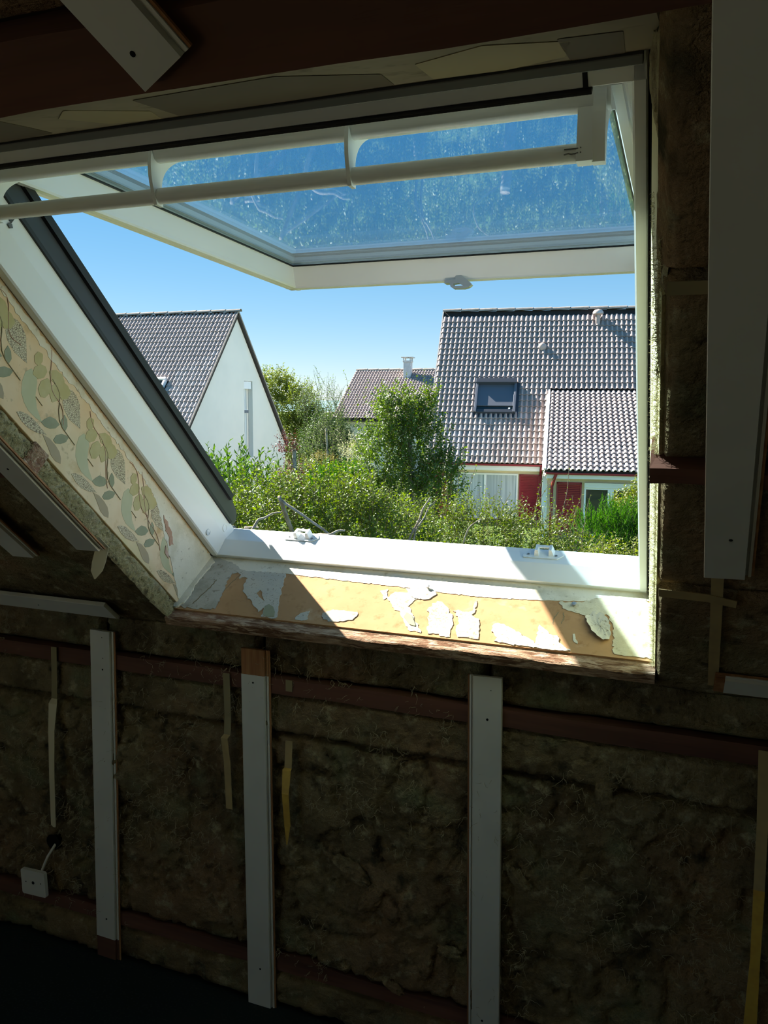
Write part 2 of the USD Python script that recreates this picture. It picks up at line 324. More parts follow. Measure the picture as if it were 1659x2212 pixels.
# ---- sloped ceiling: outer roof deck with the window hole, then batts
ce = struct('ceiling', 'sloped attic ceiling of dark mineral wool around the roof window', 'ceiling')
ND = 1.045
for lo, hi in (((X0, -2.6, NI + .09), (XL - .02, 1.2, ND)), ((XR + .02, -2.6, NI + .09), (X1, 1.2, ND)), ((XL - .02, -2.6, .80), (XR + .02, VB - .075, ND)), ((XL - .02, VT + .16, NI + .09), (XR + .02, 1.2, ND))):
    obj('roof_deck', slbox(lo, hi), M['sarking'], ce)
obj('flat_ceiling', box((X0, YB, ZC), (X1, .40, ZC + .12)), M['innerwall'], ce)
kw = dict(res=.02, sc=6.)
C_ = -NN
VJ = float(UP @ V([0, YK, ZJ])) 
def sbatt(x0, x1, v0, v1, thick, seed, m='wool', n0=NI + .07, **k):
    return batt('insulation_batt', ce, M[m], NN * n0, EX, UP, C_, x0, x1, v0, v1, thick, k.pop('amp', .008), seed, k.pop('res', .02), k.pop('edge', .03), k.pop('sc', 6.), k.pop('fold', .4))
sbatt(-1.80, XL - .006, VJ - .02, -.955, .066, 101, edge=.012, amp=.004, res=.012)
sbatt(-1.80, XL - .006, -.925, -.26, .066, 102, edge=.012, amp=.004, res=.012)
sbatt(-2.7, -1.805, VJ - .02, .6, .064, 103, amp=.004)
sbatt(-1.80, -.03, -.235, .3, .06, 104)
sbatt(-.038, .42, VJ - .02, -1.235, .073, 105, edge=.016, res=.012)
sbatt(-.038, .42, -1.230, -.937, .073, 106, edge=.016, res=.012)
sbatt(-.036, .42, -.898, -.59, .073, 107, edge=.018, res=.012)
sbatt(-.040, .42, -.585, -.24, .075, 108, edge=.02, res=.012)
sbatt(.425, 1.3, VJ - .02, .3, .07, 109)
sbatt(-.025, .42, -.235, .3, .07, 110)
# torn wool lump at the window's upper right corner
q = trimesh.creation.icosphere(4, 1.); w = np.array(q.vertices); w *= (1 + .7 * (fbm(w * 2.2, 4, 3) - .5))[:, None]
M['woolbeige'] = mat('beige_wool', (.44, .375, .225), 1., 0., [(30, 5, .45, .65, (.30, .25, .15)), (8, 3, .5, .7, (.38, .33, .2))], bump=(80, .9, .01))
obj('wool_lump', (sl(-.041, -.415, .85) + (w * [.011, .055, .05])[:, :1] * EX + (w * [.011, .055, .05])[:, 1:2] * UP + (w * [.011, .055, .05])[:, 2:] * NN, np.array(q.faces)), M['woolbeige'], ce, smooth=True)
def unit0(v): return v / np.linalg.norm(v)
M['woolbeige0'] = M['woolbeige']
# cut edges of the batts beside the reveal, with loose fibres
ev = np.linspace(VJ, -.30, 600)
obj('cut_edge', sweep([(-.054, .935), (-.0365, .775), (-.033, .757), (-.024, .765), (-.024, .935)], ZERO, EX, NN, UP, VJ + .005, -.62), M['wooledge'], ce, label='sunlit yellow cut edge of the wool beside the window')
batt('cut_edge', ce, M['woolbeige0'], sl(-.0235, -.62, .765), UP, unit0(NN - .10 * EX), unit0(-EX - .1 * NN), 0, .31, 0, .17, .010, .008, 141, .008, .012, 18., .8, label='grey-beige cut edge of the wool high beside the frame')
ev = ev[ev < -.55]
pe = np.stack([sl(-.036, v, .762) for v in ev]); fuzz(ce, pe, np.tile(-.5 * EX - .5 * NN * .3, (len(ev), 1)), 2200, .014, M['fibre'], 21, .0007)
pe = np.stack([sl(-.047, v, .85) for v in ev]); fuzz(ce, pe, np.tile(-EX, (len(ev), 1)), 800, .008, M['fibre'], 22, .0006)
bl = np.linspace(VJ + .01, -.55, 900)
batt('cut_edge', ce, M['woolbeige'], EX * (XL - .016) + NN * .738, UP, NN, EX, VJ + .012, -.45, 0, .049, .014, .010, 131, .006, .014, 22., .9, label='rough cut edge of the wool under the wallpapered board')
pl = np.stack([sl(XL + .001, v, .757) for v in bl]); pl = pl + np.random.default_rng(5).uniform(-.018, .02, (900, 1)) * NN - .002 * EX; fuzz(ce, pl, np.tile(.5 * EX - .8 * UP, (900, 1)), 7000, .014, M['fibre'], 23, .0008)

# ---- battens and rails (brown)
def board(name, label, cat, meshes, group=None):
    """meshes: list of (part name, mesh, material, label)"""
    c = np.vstack([arr(m)[0] for _, m, _, _ in meshes]); base = V([*(c.min(0)[:2] + c.max(0)[:2]) / 2, c[:, 2].min()])
    t = thing(name, label, cat, base, group)
    for n_, m, mt, lb in meshes: obj(n_, m, mt, t, label=lb)
    return t
def rough_bar(lo, hi, seed, amp=.002, frame=(EX, EY, EZ), n=60):
    """a sawn bar along x whose long edges wander a little"""
    lo, hi = V(lo, float), V(hi, float); xs = np.linspace(lo[0], hi[0], n); r = np.random.default_rng(seed)
    ring = V([[0, 0], [1, 0], [1, 1], [0, 1]], float); v = []
    off = amp * (meshkit.noise(np.stack([np.repeat(xs * 9, 4), np.tile([0., 3, 6, 9], n), np.full(4 * n, seed * 1.)], 1), seed) - .5).reshape(n, 4) * 2
    for i, x in enumerate(xs):
        for k in range(4): v.append([x, lo[1] + ring[k, 0] * (hi[1] - lo[1]) + off[i, k], lo[2] + ring[k, 1] * (hi[2] - lo[2]) + off[i, (k + 1) % 4]])
    f = []
    for i in range(n - 1):
        for k in range(4):
            a, b, c, d = i * 4 + k, i * 4 + (k + 1) % 4, (i + 1) * 4 + (k + 1) % 4, (i + 1) * 4 + k
            f += [(a, c, b), (a, d, c)]
    f += [(0, 1, 2), (0, 2, 3)]; e = (n - 1) * 4; f += [(e, e + 2, e + 1), (e, e + 3, e + 2)]
    return put((np.array(v), np.array(f)), ZERO, *frame)
board('wall_batten', 'brown wooden rail running across the knee wall near its top', 'batten', [('rail', rough_bar((-2.7, YK - .006, ZF + .857), (1.3, YK + .03, ZF + .897), 1), M['batten'], None)])
board('wall_batten', 'brown wooden rail low on the knee wall just above the carpet', 'batten', [('rail', rough_bar((-2.7, YK - .004, ZF + .106), (1.3, YK + .03, ZF + .145), 2), M['batten'], None)])
board('ceiling_batten', 'dark brown rail across the ceiling just above the window reveal', 'batten', [('rail', rough_bar((-2.6, -.312, NI - .012), (.45, -.24, NI + .05), 3, frame=(EX, UP, NN)), M['batten'], None)])
board('ceiling_batten', 'short brown batten with a torn end right of the window', 'batten', [('rail', rough_bar((-.044, -.935, NI - .012), (1.2, -.90, NI + .05), 4, .004, (EX, UP, NN)), M['batten'], None)])
board('ceiling_batten', 'brown batten whose pale sawn end shows under the wallpapered reveal', 'batten', [('rail', rough_bar((-2.6, -.992, NI - .012), (XL - .004, -.94, NI + .045), 5, .002, (EX, UP, NN)), M['batten'], None),
    ('sawn_end', slbox((XL - .004, -.989, NI - .009), (XL + .004, -.943, NI + .045)), M['beam'], 'pale sawn end of the batten')])
# rough beam under the reveal
bm = [(1.672, -.512), (1.645, -.5235), (1.642, -.527), (1.650, -.548), (1.70, -.556), (1.76, -.556), (1.76, -.535), (1.70, -.4985)]
v, f = arr(rough_bar((XL - .01, 0, 0), (XR + .03, 1, 1), 9, 0, n=160))
g = []
for i in range(160):
    x = XL - .01 + (XR + .04 - XL) * i / 159
    for k, (y, z) in enumerate(bm):
        nz = fbm(V([[x * 14, k * 3.3, 1.]]), 3, 4)[0] - .5
        g.append([x, y + .008 * nz * (k in (1, 2)), z + .008 * nz * (k in (1, 2))])
kf = []
nb_ = len(bm)
for i in range(159):
    for k in range(nb_):
        a, b, c, d = i * nb_ + k, i * nb_ + (k + 1) % nb_, (i + 1) * nb_ + (k + 1) % nb_, (i + 1) * nb_ + k
        kf += [(a, b, c), (a, c, d)]
board('sill_beam', 'rough sawn beam edge under the peeling window sill board', 'beam', [('timber', (np.array(g), np.array(kf)), M['beam'], None)])

# ---- white boards
def panel_strip(L, W, T=.011, tongue='r', raw0=0., raw1=0., jag=.0, holes=(), seed=0):
    """a board along +a (length L, from its upper end), width W along b, standing T proud along c: [(part, mesh, material, label)] in board space"""
    sec = [(0, 0), (W, 0), (W, T * .55), (W - .004, T * .6), (W - .0045, T * .35), (W - .008, T * .35), (W - .009, T), (.001, T), (0, T - .001)]
    if tongue == 'l': sec = [(W - b, c) for b, c in sec][::-1]
    out = []
    r = np.random.default_rng(seed)
    A, B, C = V([1., 0, 0]), V([0, 1., 0]), V([0, 0, 1.])
    out.append(('painted_face', sweep(sec, ZERO, B, C, A, raw0, L - raw1), M['paint'], None))
    wood = [(b * .985 + .0005, c * .9) for b, c in sec]
    if raw0: out.append(('bare_wood_end', sweep(wood, ZERO, B, C, A, 0, raw0 + .001), M['rawwood'], 'unpainted brown end'))
    if raw1: out.append(('bare_wood_end', sweep(wood, ZERO, B, C, A, L - raw1 - .001, L), M['batten'], 'unpainted brown end'))
    core = [(W + .0003, .001), (W + .004, .001), (W + .004, T * .4), (W + .0003, T * .4)] if tongue == 'r' else [(-.0043, .001), (-.0003, .001), (-.0003, T * .4), (-.0043, T * .4)]
    out.append(('wood_tongue', sweep(core, ZERO, B, C, A, 0, L), M['rawwood'], 'bare wood tongue along the edge'))
    for (a, b, rad) in holes: out.append(('screw_hole', lathe([(rad, -.001), (rad, .0006), (rad * .7, .0008)], (a, b, T), A, B, C, 10), M['dark'], 'dark screw hole'))
    return out
def place_strip(name, label, parts, O, A, B, C, group=None):
    board(name, label, 'board', [(n_, put(m, O, A, B, C), mt, lb) for n_, m, mt, lb in parts], group)
def vertical(label, xt, xb, zt, zb, W, y=YK - .006, **k):
    top, bot = V([xt, y, ZF + zt]), V([xb, y, ZF + zb]); A = (bot - top); L = np.linalg.norm(A); A /= L
    B = np.cross(A, -EY); B = B if B[0] > 0 else -B
    place_strip('wall_board', label, panel_strip(L, W, **k), top, A, B, -EY)
vertical('narrow white board nearest the outlet, brown bare wood at its foot', -1.478, -1.498, .963, .003, .073, raw1=.062, holes=((.018, .04, .0012), (.075, .042, .0012), (.107, .040, .0022), (.84, .036, .0025)), seed=1)
vertical('white board with a bare brown wood top below the left part of the sill', -1.011, -1.003, .965, -.002, .075, raw0=.066, holes=((.085, .034, .0025), (.86, .038, .0025)), seed=2)
vertical('white board standing below the right part of the sill', -.424, -.405, .971, -.005, .074, tongue='l', holes=((.098, .042, .0028), (.835, .034, .0025), (.03, .05, .001)), seed=3)
def sloping(label, top, bot, W, n=NI - .012, name='ceiling_board', **k):
    t, b = sl(*top, n), sl(*bot, n); A = b - t; L = np.linalg.norm(A); A /= L
    B = np.cross(A, -NN); B = B if (B[0] > 0) else -B
    place_strip(name, label, panel_strip(L, W, **k), t, A, B, -NN)
sloping('white ceiling board with angled lower end hanging beside the wallpapered reveal', (-1.262, -.25), (-1.262, -1.236), .072, holes=((.70, .03, .0025),), seed=4)
sloping('second white ceiling board left of the wallpapered reveal, further into the dark', (-1.515, -.25), (-1.492, -1.293), .075, seed=5)
sloping('wide white ceiling board with moulded edge right of the window', (-.004, -.18), (.039, -1.15), .068, holes=((.864, .036, .0028),), seed=6, T=.013)
place_strip('ceiling_board', 'white board lying along the foot of the slope at the left edge', panel_strip(1.0, .074, tongue='r', holes=((.24, .038, .002),)), sl(-1.362, -1.508, NI - .012), -EX, -UP, -NN)
place_strip('ceiling_board', 'short white board with brown end at the foot of the slope, right edge', panel_strip(.8, .064, tongue='l', raw0=.018), sl(.078, -1.509, NI - .012), EX, -UP, -NN)
_a = sl(-.526, -.298, 0) - sl(-.566, -.212, 0); _a /= np.linalg.norm(_a); _b = np.cross(_a, -NN); _b = _b if _b[0] > 0 else -_b
place_strip('ceiling_board', 'slanting white board ending on the dark rail above the window', panel_strip(.55, .0715, holes=((.520, .022, .003),)), sl(-.526, -.300, NI - .024) - .55 * _a, _a, _b, -NN)

# ---- tapes and tabs
def ribbon(name, label, pts, W, mats, axis_w, axis_n, T=.0012, cat='tape'):
    """a strip of tape along pts; its lower pieces may be of another material"""
    c = V(pts[-1][1]); t = thing(name, label, cat, c)
    for k, (mname, *seg) in enumerate(pts_split(pts)):
        v, f, m = [], [], len(seg)
        for p, w in seg:
            for sx in (-.5, .5):
                for q in (0, 1): v.append(V(p) + sx * w * W * V(axis_w) + q * T * V(axis_n))
        for i in range(m - 1):
            a = i * 4; b = a + 4
            for (p0, p1) in ((0, 1), (1, 3), (3, 2), (2, 0)): f += [(a + p0, a + p1, b + p1), (a + p0, b + p1, b + p0)]
        f += [(0, 2, 3), (0, 3, 1)]; e = (m - 1) * 4; f += [(e, e + 1, e + 3), (e, e + 3, e + 2)]
        obj('strip' if k == 0 else 'loose_end', (np.array(v), np.array(f)), M[mname], t)
def pts_split(pts):
    out = []
    for mname, p, w in pts:
        if not out or out[-1][0] != mname:
            if out: prev = out[-1][-1]; out.append([mname, prev])
            else: out.append([mname])
        out[-1].append((p, w))
    return out
def wt(x, z, off=.012): return V([x, YK - off, ZF + z])
ribbon('insulation_tape', 'tan paper tape hanging down the wool left of the narrow board', [('tapeolive', wt(-1.609, .897), 1), ('tapeolive', wt(-1.612, .80), 1), ('tapeolive', wt(-1.615, .748), 1.), ('tapepale', wt(-1.614, .735, .02), 1.5), ('tapepale', wt(-1.614, .66, .03), 1.1), ('tapepale', wt(-1.622, .52, .028), .95), ('tapepale', wt(-1.632, .372, .02), .9), ('tapepale', wt(-1.629, .366, .02), .4)], .019, None, EX, -EY)
ribbon('insulation_tape', 'olive tape hanging left of the board with the bare wood top', [('tapeolive', wt(-1.056, .893), 1), ('tapeolive', wt(-1.052, .78, .014), 1), ('tapeolive', wt(-1.051, .735, .02), 1), ('tape', wt(-1.058, .725, .024), 1), ('tape', wt(-1.054, .66, .018), 1), ('tape', wt(-1.051, .532, .016), 1)], .019, None, EX, -EY)
ribbon('insulation_tape', 'short yellow tape hanging right of the board with the bare wood top', [('tape', wt(-.879, .742), .95), ('tape', wt(-.881, .672, .014), 1), ('tapeyellow', wt(-.882, .668, .02), 1.15), ('tapeyellow', wt(-.881, .61, .03), .95), ('tapeyellow', wt(-.880, .525, .022), .85), ('tapeyellow', wt(-.884, .47, .018), .15)], .020, None, EX, -EY)
ribbon('insulation_tape', 'small tan tape square stuck on the upper brown rail', [('tapeolive', wt(-.880, .897, .0085), 1), ('tapeolive', wt(-.880, .868, .0085), 1)], .018, None, EX, -EY)
ribbon('insulation_tape', 'long mustard tape hanging along the right edge below the rail', [('tape', wt(.180, .892), 1), ('tape', wt(.186, .74, .014), 1), ('tape', wt(.188, .60, .02), 1.), ('tapeyellow', wt(.188, .59, .024), 1), ('tapeyellow', wt(.190, .45, .022), .9), ('tapeyellow', wt(.190, .30, .018), 1.2), ('tapeyellow', wt(.188, .02, .016), 1.1)], .021, None, EX, -EY)
def stp(x, v, o=.004): return sl(x, v, NI - .006 - o)
ribbon('insulation_tape', 'vertical tan tape under the wide ceiling board, right of the window', [('tape', stp(.057, -1.10), 1), ('tape', stp(.066, -1.30), 1), ('tape', stp(.077, -1.57), 1)], .019, None, EX, -NN)
ribbon('insulation_tape', 'tan tape crossing the vertical tape right of the window sill', [('tapeolive', stp(-.028, -1.228, .006), 1), ('tape', stp(.05, -1.233, .006), 1), ('tape', stp(.094, -1.246, .006), .9)], .024, None, UP, -NN)
ribbon('insulation_tape', 'short olive tape on the wool beside the upper window frame', [('tapeolive', stp(-.027, -.592, .004), 1), ('tapeolive', stp(.03, -.592, .004), 1)], .018, None, UP, -NN)
ribbon('paper_tab', 'pale pointed paper tab dangling from the wool edge under the wallpaper', [('tapepale', sl(-1.205, -1.21, .742), .8), ('tapepale', sl(-1.200, -1.24, .736), 1.0), ('tapepale', sl(-1.199, -1.24, .736) + V([-.012, 0, -.034]), 1.05), ('tapepale', sl(-1.198, -1.24, .736) + V([-.020, 0, -.055]), .9), ('tapepale', sl(-1.198, -1.24, .736) + V([-.026, 0, -.074]), .08)], .030, None, V([.94, .3, .0]), V([.3, -.94, 0]), cat='tab')

# ---- outlet plate dangling on its cable
ot = thing('outlet_plate', 'white blank outlet plate dangling from a cable on the left wool wall', 'outlet', (-1.70, YK - .03, ZF + .14))
oA, oB = V([.985, 0, .0]), V([.08, 0, .99]); oC = V([.05, -1, .12])
op = sg.box(0, 0, .092, .074).buffer(-.006).buffer(.006)
obj('plate', sweep(op, (-1.745, YK - .025, ZF + .146), V([.98, -.03, .06]), V([-.10, .05, .98]), V([.02, -1, .04]), 0, .011), M['outlet'], ot)
for (a, b, r_) in ((.046, .038, .005), (.018, .038, .0018), (.075, .040, .0018)):
    obj('screw_hole', lathe([(r_, 0), (r_, .0004)], V([-1.745, YK - .025, ZF + .146]) + a * V([.98, -.03, .06]) + b * V([-.10, .05, .98]) + .0111 * V([.02, -1, .04]), V([1, 0, 0]), V([0, 0, 1]), V([0, -1, 0]), 12), M['dark'], ot)
obj('cable', tube([wt(-1.683, .222, .02), wt(-1.672, .245, .02), wt(-1.660, .27, .018), wt(-1.648, .295, .006), wt(-1.645, .31, -.01)], .0038), M['outlet'], ot, smooth=True)
obj('wall_hole', lathe([(.026, -.02), (.024, 0), (.012, .001)], wt(-1.655, .305, .002), EX, EZ, -EY, 14), M['dark'], ot, label='dark hole in the wool where the cable comes out')

# ================================================================== WINDOW REVEAL
r1 = struct('trim_1', 'leaf-patterned wallpapered reveal board left of the roof window', 'reveal')
obj('board', slbox((XL - .012, VJ - .0, .786), (XL, VT + .05, .985), .001), M['wallpaper'], r1)
clip = sg.box(VB + .03, .787, VT + .04, .958)
WP = dict(goldpetal=('gold', [(-1.135, .933), (-1.135, .915), (-1.138, .901), (-1.152, .891), (-1.178, .886), (-1.212, .892), (-1.193, .914), (-1.177, .931), (-1.159, .938), (-1.144, .938)]),
 pale=('palegreen', [(-1.037, .893), (-1.03, .877), (-1.036, .857), (-1.048, .839), (-1.065, .829), (-1.083, .824), (-1.105, .826), (-1.125, .83), (-1.096, .843), (-1.077, .86), (-1.065, .882), (-1.057, .89)]),
 leafA=('leafgreen', [(-1.121, .829), (-1.125, .841), (-1.132, .854), (-1.146, .86), (-1.162, .859), (-1.158, .845), (-1.148, .835), (-1.135, .829)]),
 leafB=('leafgreen', [(-1.169, .823), (-1.169, .836), (-1.178, .848), (-1.191, .855), (-1.198, .856), (-1.198, .843), (-1.189, .83), (-1.178, .822)]),
 leafC=('leafgreen', [(-1.159, .884), (-1.16, .87), (-1.169, .86), (-1.182, .858), (-1.181, .871), (-1.171, .881)]),
 goldleaf=('gold', [(-1.062, .802), (-1.071, .811), (-1.088, .818), (-1.115, .821), (-1.149, .819), (-1.128, .806), (-1.105, .798), (-1.083, .797)]),
 brown=('printbrown', [(-1.14, .813), (-1.159, .819), (-1.18, .819), (-1.197, .816), (-1.209, .808), (-1.215, .799), (-1.201, .794), (-1.185, .795), (-1.161, .805)]),
 fl1=('olive', [(-1.048, .891), (-1.045, .901), (-1.05, .913), (-1.06, .918), (-1.066, .915), (-1.067, .903), (-1.06, .893)]),
 fl2=('olive', [(-1.077, .877), (-1.074, .891), (-1.081, .905), (-1.09, .904), (-1.098, .892), (-1.095, .876), (-1.088, .871)]),
 fl3=('olive', [(-1.103, .892), (-1.1, .904), (-1.103, .911), (-1.112, .906), (-1.121, .892), (-1.117, .884)]),
 fl4=('olive', [(-1.103, .92), (-1.115, .919), (-1.124, .908), (-1.123, .894), (-1.112, .902)]),
 fl5=('olive', [(-1.107, .928), (-1.127, .932), (-1.14, .928), (-1.14, .915), (-1.132, .906), (-1.119, .912)]),
 fl6=('olive', [(-1.077, .923), (-1.087, .934), (-1.102, .938), (-1.113, .933), (-1.107, .921), (-1.089, .916)]),
 fl7=('olive', [(-1.03, .919), (-1.031, .928), (-1.038, .931), (-1.044, .923), (-1.044, .913), (-1.037, .912)]))
PN = dict(gold='gold_print', palegreen='pale_leaf_print', leafgreen='leaf_print', printbrown='brown_leaf_print', olive='flower_petal_print')
LAY = dict(palegreen=.0003, gold=.0005, leafgreen=.0006, printbrown=.0004, olive=.00045)
BARE = sg.Polygon([(-1.33, .965), (-1.33, .932), (-1.39, .90), (-1.44, .872), (-1.49, .845), (-1.56, .80), (-1.60, .776), (-1.75, .776), (-1.75, .965)])
for k in range(-2, 4):
    for wi, (nm, (mn, pts)) in enumerate(WP.items()):
        pg = sg.Polygon([(v_ + .19 * k, n_) for v_, n_ in pts]).buffer(.004).buffer(-.004 if nm[:2] != 'fl' else .0).intersection(clip)
        pg = pg.difference(BARE)
        if pg.is_empty or pg.area < 2e-5: continue
        obj(PN[mn], sweep(pg, EX * XL, UP, NN, EX, -.0005, LAY[mn] + wi * .00004), M[mn], r1)
    for st, wd in (([(-1.089, .916), (-1.11, .912), (-1.122, .907), (-1.133, .893), (-1.141, .88), (-1.155, .866), (-1.172, .859), (-1.221, .855)], .0007), ([(-1.08, .858), (-1.103, .856)], .0006)):
        pg = sg.LineString([(v_ + .19 * k, n_) for v_, n_ in st]).buffer(wd).intersection(clip).difference(BARE)
        if not pg.is_empty: obj('stem_print', sweep(pg, EX * XL, UP, NN, EX, -.0005, .0013), M['stemline'], r1)
def ragged(poly, amp, seed, step=.004):
    g = sg.Polygon(poly).buffer(0) if not isinstance(poly, sg.Polygon) else poly
    L = g.exterior.length; n = max(8, int(L / step)); pts = np.array([g.exterior.interpolate(i / n, normalized=True).coords[0] for i in range(n)])
    q = np.c_[pts * 140, np.full(n, seed)]
    pts = pts + amp * np.c_[meshkit.noise(q, seed) - .5, meshkit.noise(q + 31, seed) - .5] * 2
    return sg.Polygon(pts).buffer(0)
# plaster band along the frame, widening to the lower corner
obj('plaster_patch', sweep(ragged([(VT + .02, .962), (VT + .02, .951), (-.75, .948), (-.9, .944), (-1.0, .948), (-1.15, .945), (-1.25, .944), (-1.33, .932), (-1.39, .90), (-1.44, .872), (-1.49, .845), (-1.56, .80), (-1.60, .776), (-1.70, .776), (-1.68, .962)], .004, 3), EX * XL, UP, NN, EX, .0001, .0009), M['wplaster'], r1, label='white plaster where the wallpaper has come off')
obj('peeled_patch', sweep(ragged([(-1.375, .925), (-1.40, .918), (-1.44, .905), (-1.455, .89), (-1.445, .88), (-1.42, .895), (-1.395, .905)], .004, 5), EX * XL, UP, NN, EX, .0001, .0021), M['peel'], r1, label='rusty peeled spot near the lower corner')
obj('peeled_patch', sweep(ragged([(-1.43, .87), (-1.455, .86), (-1.462, .85), (-1.44, .855)], .002, 6), EX * XL, UP, NN, EX, .0001, .0021), M['peel'], r1)
for i, (a, b) in enumerate((((-.70, .95), (-.80, .90)), ((-.86, .948), (-.98, .86)), ((-1.02, .95), (-1.17, .86)), ((-1.19, .945), (-1.33, .88)), ((-1.24, .94), (-1.42, .84)))):
    t_ = np.linspace(0, 1, 14); p_ = np.c_[a[0] + (b[0] - a[0]) * t_, a[1] + (b[1] - a[1]) * t_ + .012 * np.sin(t_ * 7 + i * 2)]
    obj('water_stain', sweep(sg.LineString(p_).buffer(.0006), EX * XL, UP, NN, EX, .0001, .0014), M['peel'], r1)

# sill board: y,z line from under the frame lip to the beam
SA, SD = V([0, 1.85, -.4084]), V([0, -.87498, -.48416]); SN = V([0, -.48416, .87498])
r2 = struct('trim_2', 'sill reveal board below the window, brown card with torn wallpaper', 'reveal')
obj('board', sweep([(XL, -.03), (XR + .012, -.03), (XR + .028, .205), (XL, .207)], SA, EX, SD, SN, -.012, 0), M['card'], r2)
PT = [
 ('plaster_patch', 'wplaster', [(-1.204, -.004), (-1.164, .044), (-1.05, .043), (-.936, .040), (-.8, .046), (-.688, .048), (-.439, .060), (-.256, .050), (-.14, .032), (-.05, .02), (-.05, -.02), (-1.2, -.02)], .002, 'white plaster strip along the window frame'),
 ('plaster_patch', 'dplaster', [(-1.204, -.007), (-1.199, .195), (-1.150, .204), (-1.086, .193), (-1.112, .056), (-1.07, .05), (-1.12, .02)], .004, 'grey dirty plaster in the left corner'),
 ('plaster_patch', 'filler', [(-.167, .026), (-.073, -.002), (-.045, .05), (-.030, .198), (-.119, .195), (-.125, .112), (-.142, .077), (-.186, .088), (-.239, .073), (-.249, .052), (-.204, .046)], .004, 'rough filler in the right corner'),
 ('torn_paper', 'paper', [(-1.109, .043), (-1.068, .043), (-.961, .040), (-.952, .047), (-.948, .07), (-.941, .099), (-.929, .139), (-.914, .18), (-.908, .203), (-.926, .205), (-.951, .203), (-.956, .171), (-.962, .178), (-.965, .189), (-.977, .177), (-.995, .164), (-1.02, .139), (-1.041, .125), (-1.05, .103), (-1.055, .07), (-1.072, .069), (-1.079, .079), (-1.08, .06)], .003, None),
 ('torn_paper', 'speckle', [(-.68, .071), (-.668, .062), (-.655, .088), (-.648, .076), (-.632, .065), (-.576, .068), (-.586, .094), (-.594, .116), (-.575, .144), (-.541, .195), (-.555, .196), (-.575, .189), (-.609, .139), (-.627, .128), (-.653, .103), (-.654, .093), (-.664, .1)], .004, None),
 ('torn_paper', 'speckle', [(-.544, .119), (-.533, .087), (-.513, .094), (-.493, .115), (-.475, .159), (-.469, .201), (-.499, .198), (-.524, .196)], .004, None),
 ('torn_paper', 'speckle', [(-.483, .114), (-.473, .109), (-.457, .117), (-.443, .108), (-.438, .066), (-.433, .086), (-.437, .129), (-.417, .134), (-.408, .196), (-.437, .198), (-.456, .197), (-.466, .172), (-.462, .152)], .004, None),
 ('torn_paper', 'paper', [(-.386, .149), (-.379, .144), (-.359, .144), (-.315, .168), (-.3, .177), (-.282, .192), (-.282, .135), (-.266, .142), (-.245, .167), (-.24, .157), (-.224, .186), (-.202, .203), (-.295, .204), (-.374, .2), (-.367, .186), (-.383, .169)], .004, None),
 ('torn_paper', 'wplaster', [(-.209, .15), (-.200, .172), (-.193, .178), (-.196, .165), (-.205, .148)], .003, None),
 ('torn_paper', 'paper', [(-.86, .186), (-.835, .165), (-.828, .2), (-.862, .202)], .003, None),
 ('filler_patch', 'dplaster', [(-.801, .17), (-.774, .152), (-.74, .152), (-.706, .156), (-.715, .178), (-.737, .188), (-.765, .195), (-.792, .186)], .003, 'smooth oval filler patch'),
 ('filler_patch', 'dplaster', [(-.62, .055), (-.58, .045), (-.54, .06), (-.55, .085), (-.59, .088)], .003, 'filler ring around the screw head'),
]
hole = sg.Polygon([(-1.003, .123), (-.998, .11), (-.988, .118), (-.983, .13), (-.966, .15), (-.987, .137)])
for i, (nm, mt, pts, am, lb) in enumerate(PT):
    g = ragged(pts, am, 40 + i)
    if i == 3: g = g.difference(hole)
    obj(nm, sweep(g, SA, EX, SD, SN, .0001, .0012 + .0003 * (i % 4)), M[mt], r2, label=lb)
for pts in ([(-.95, .185), (-.955, .168), (-.949, .161), (-.935, .168), (-.923, .184), (-.918, .199), (-.935, .2), (-.945, .197)], [(-.593, .152), (-.59, .141), (-.577, .149), (-.561, .177), (-.573, .174)]):
    obj('leaf_print', sweep(sg.Polygon(pts).buffer(.002), SA, EX, SD, SN, .001, .003), M['leafgreen'], r2)
# curled flap
fpts = [(-.186, .095), (-.179, .118), (-.169, .14), (-.155, .155), (-.141, .168), (-.128, .16), (-.126, .136), (-.139, .088), (-.161, .07), (-.176, .076)]
fpg = ragged(fpts, .003, 91); fc = V([-.152, .118]); fv, ff = [], []
for i in range(48):
    e_ = V(fpg.exterior.interpolate(i / 48, normalized=True).coords[0]) - fc; left = max(0., -(e_[0] * .8 - e_[1] * .6) / .04)
    for k in range(9):
        q = k / 8; h_ = .002 + .015 * left * q ** 3 + .0006 * math.sin(i * 1.3 + k)
        fv.append(SA + EX * (fc[0] + e_[0] * (q - .10 * left * max(0, q - .7))) + SD * (fc[1] + e_[1] * (q - .10 * left * max(0, q - .7))) + SN * h_)
for i in range(48):
    for k in range(8): a_, b_ = i * 9 + k, ((i + 1) % 48) * 9 + k; ff += [(a_, a_ + 1, b_ + 1), (a_, b_ + 1, b_)]
obj('curled_flap', (np.array(fv), np.array(ff)), M['paper'], r2, smooth=True, label='curled flap of torn wallpaper near the right corner')
for (x, w_) in ((-.566, .046), (-.215, .060)):
    obj('screw_head', lathe([(.0028, 0), (.0028, .007), (.0055, .0075), (.0052, .009), (.0015, .0096)], SA + EX * x + SD * w_, EX, SD, SN, 14), M['screw'], r2)
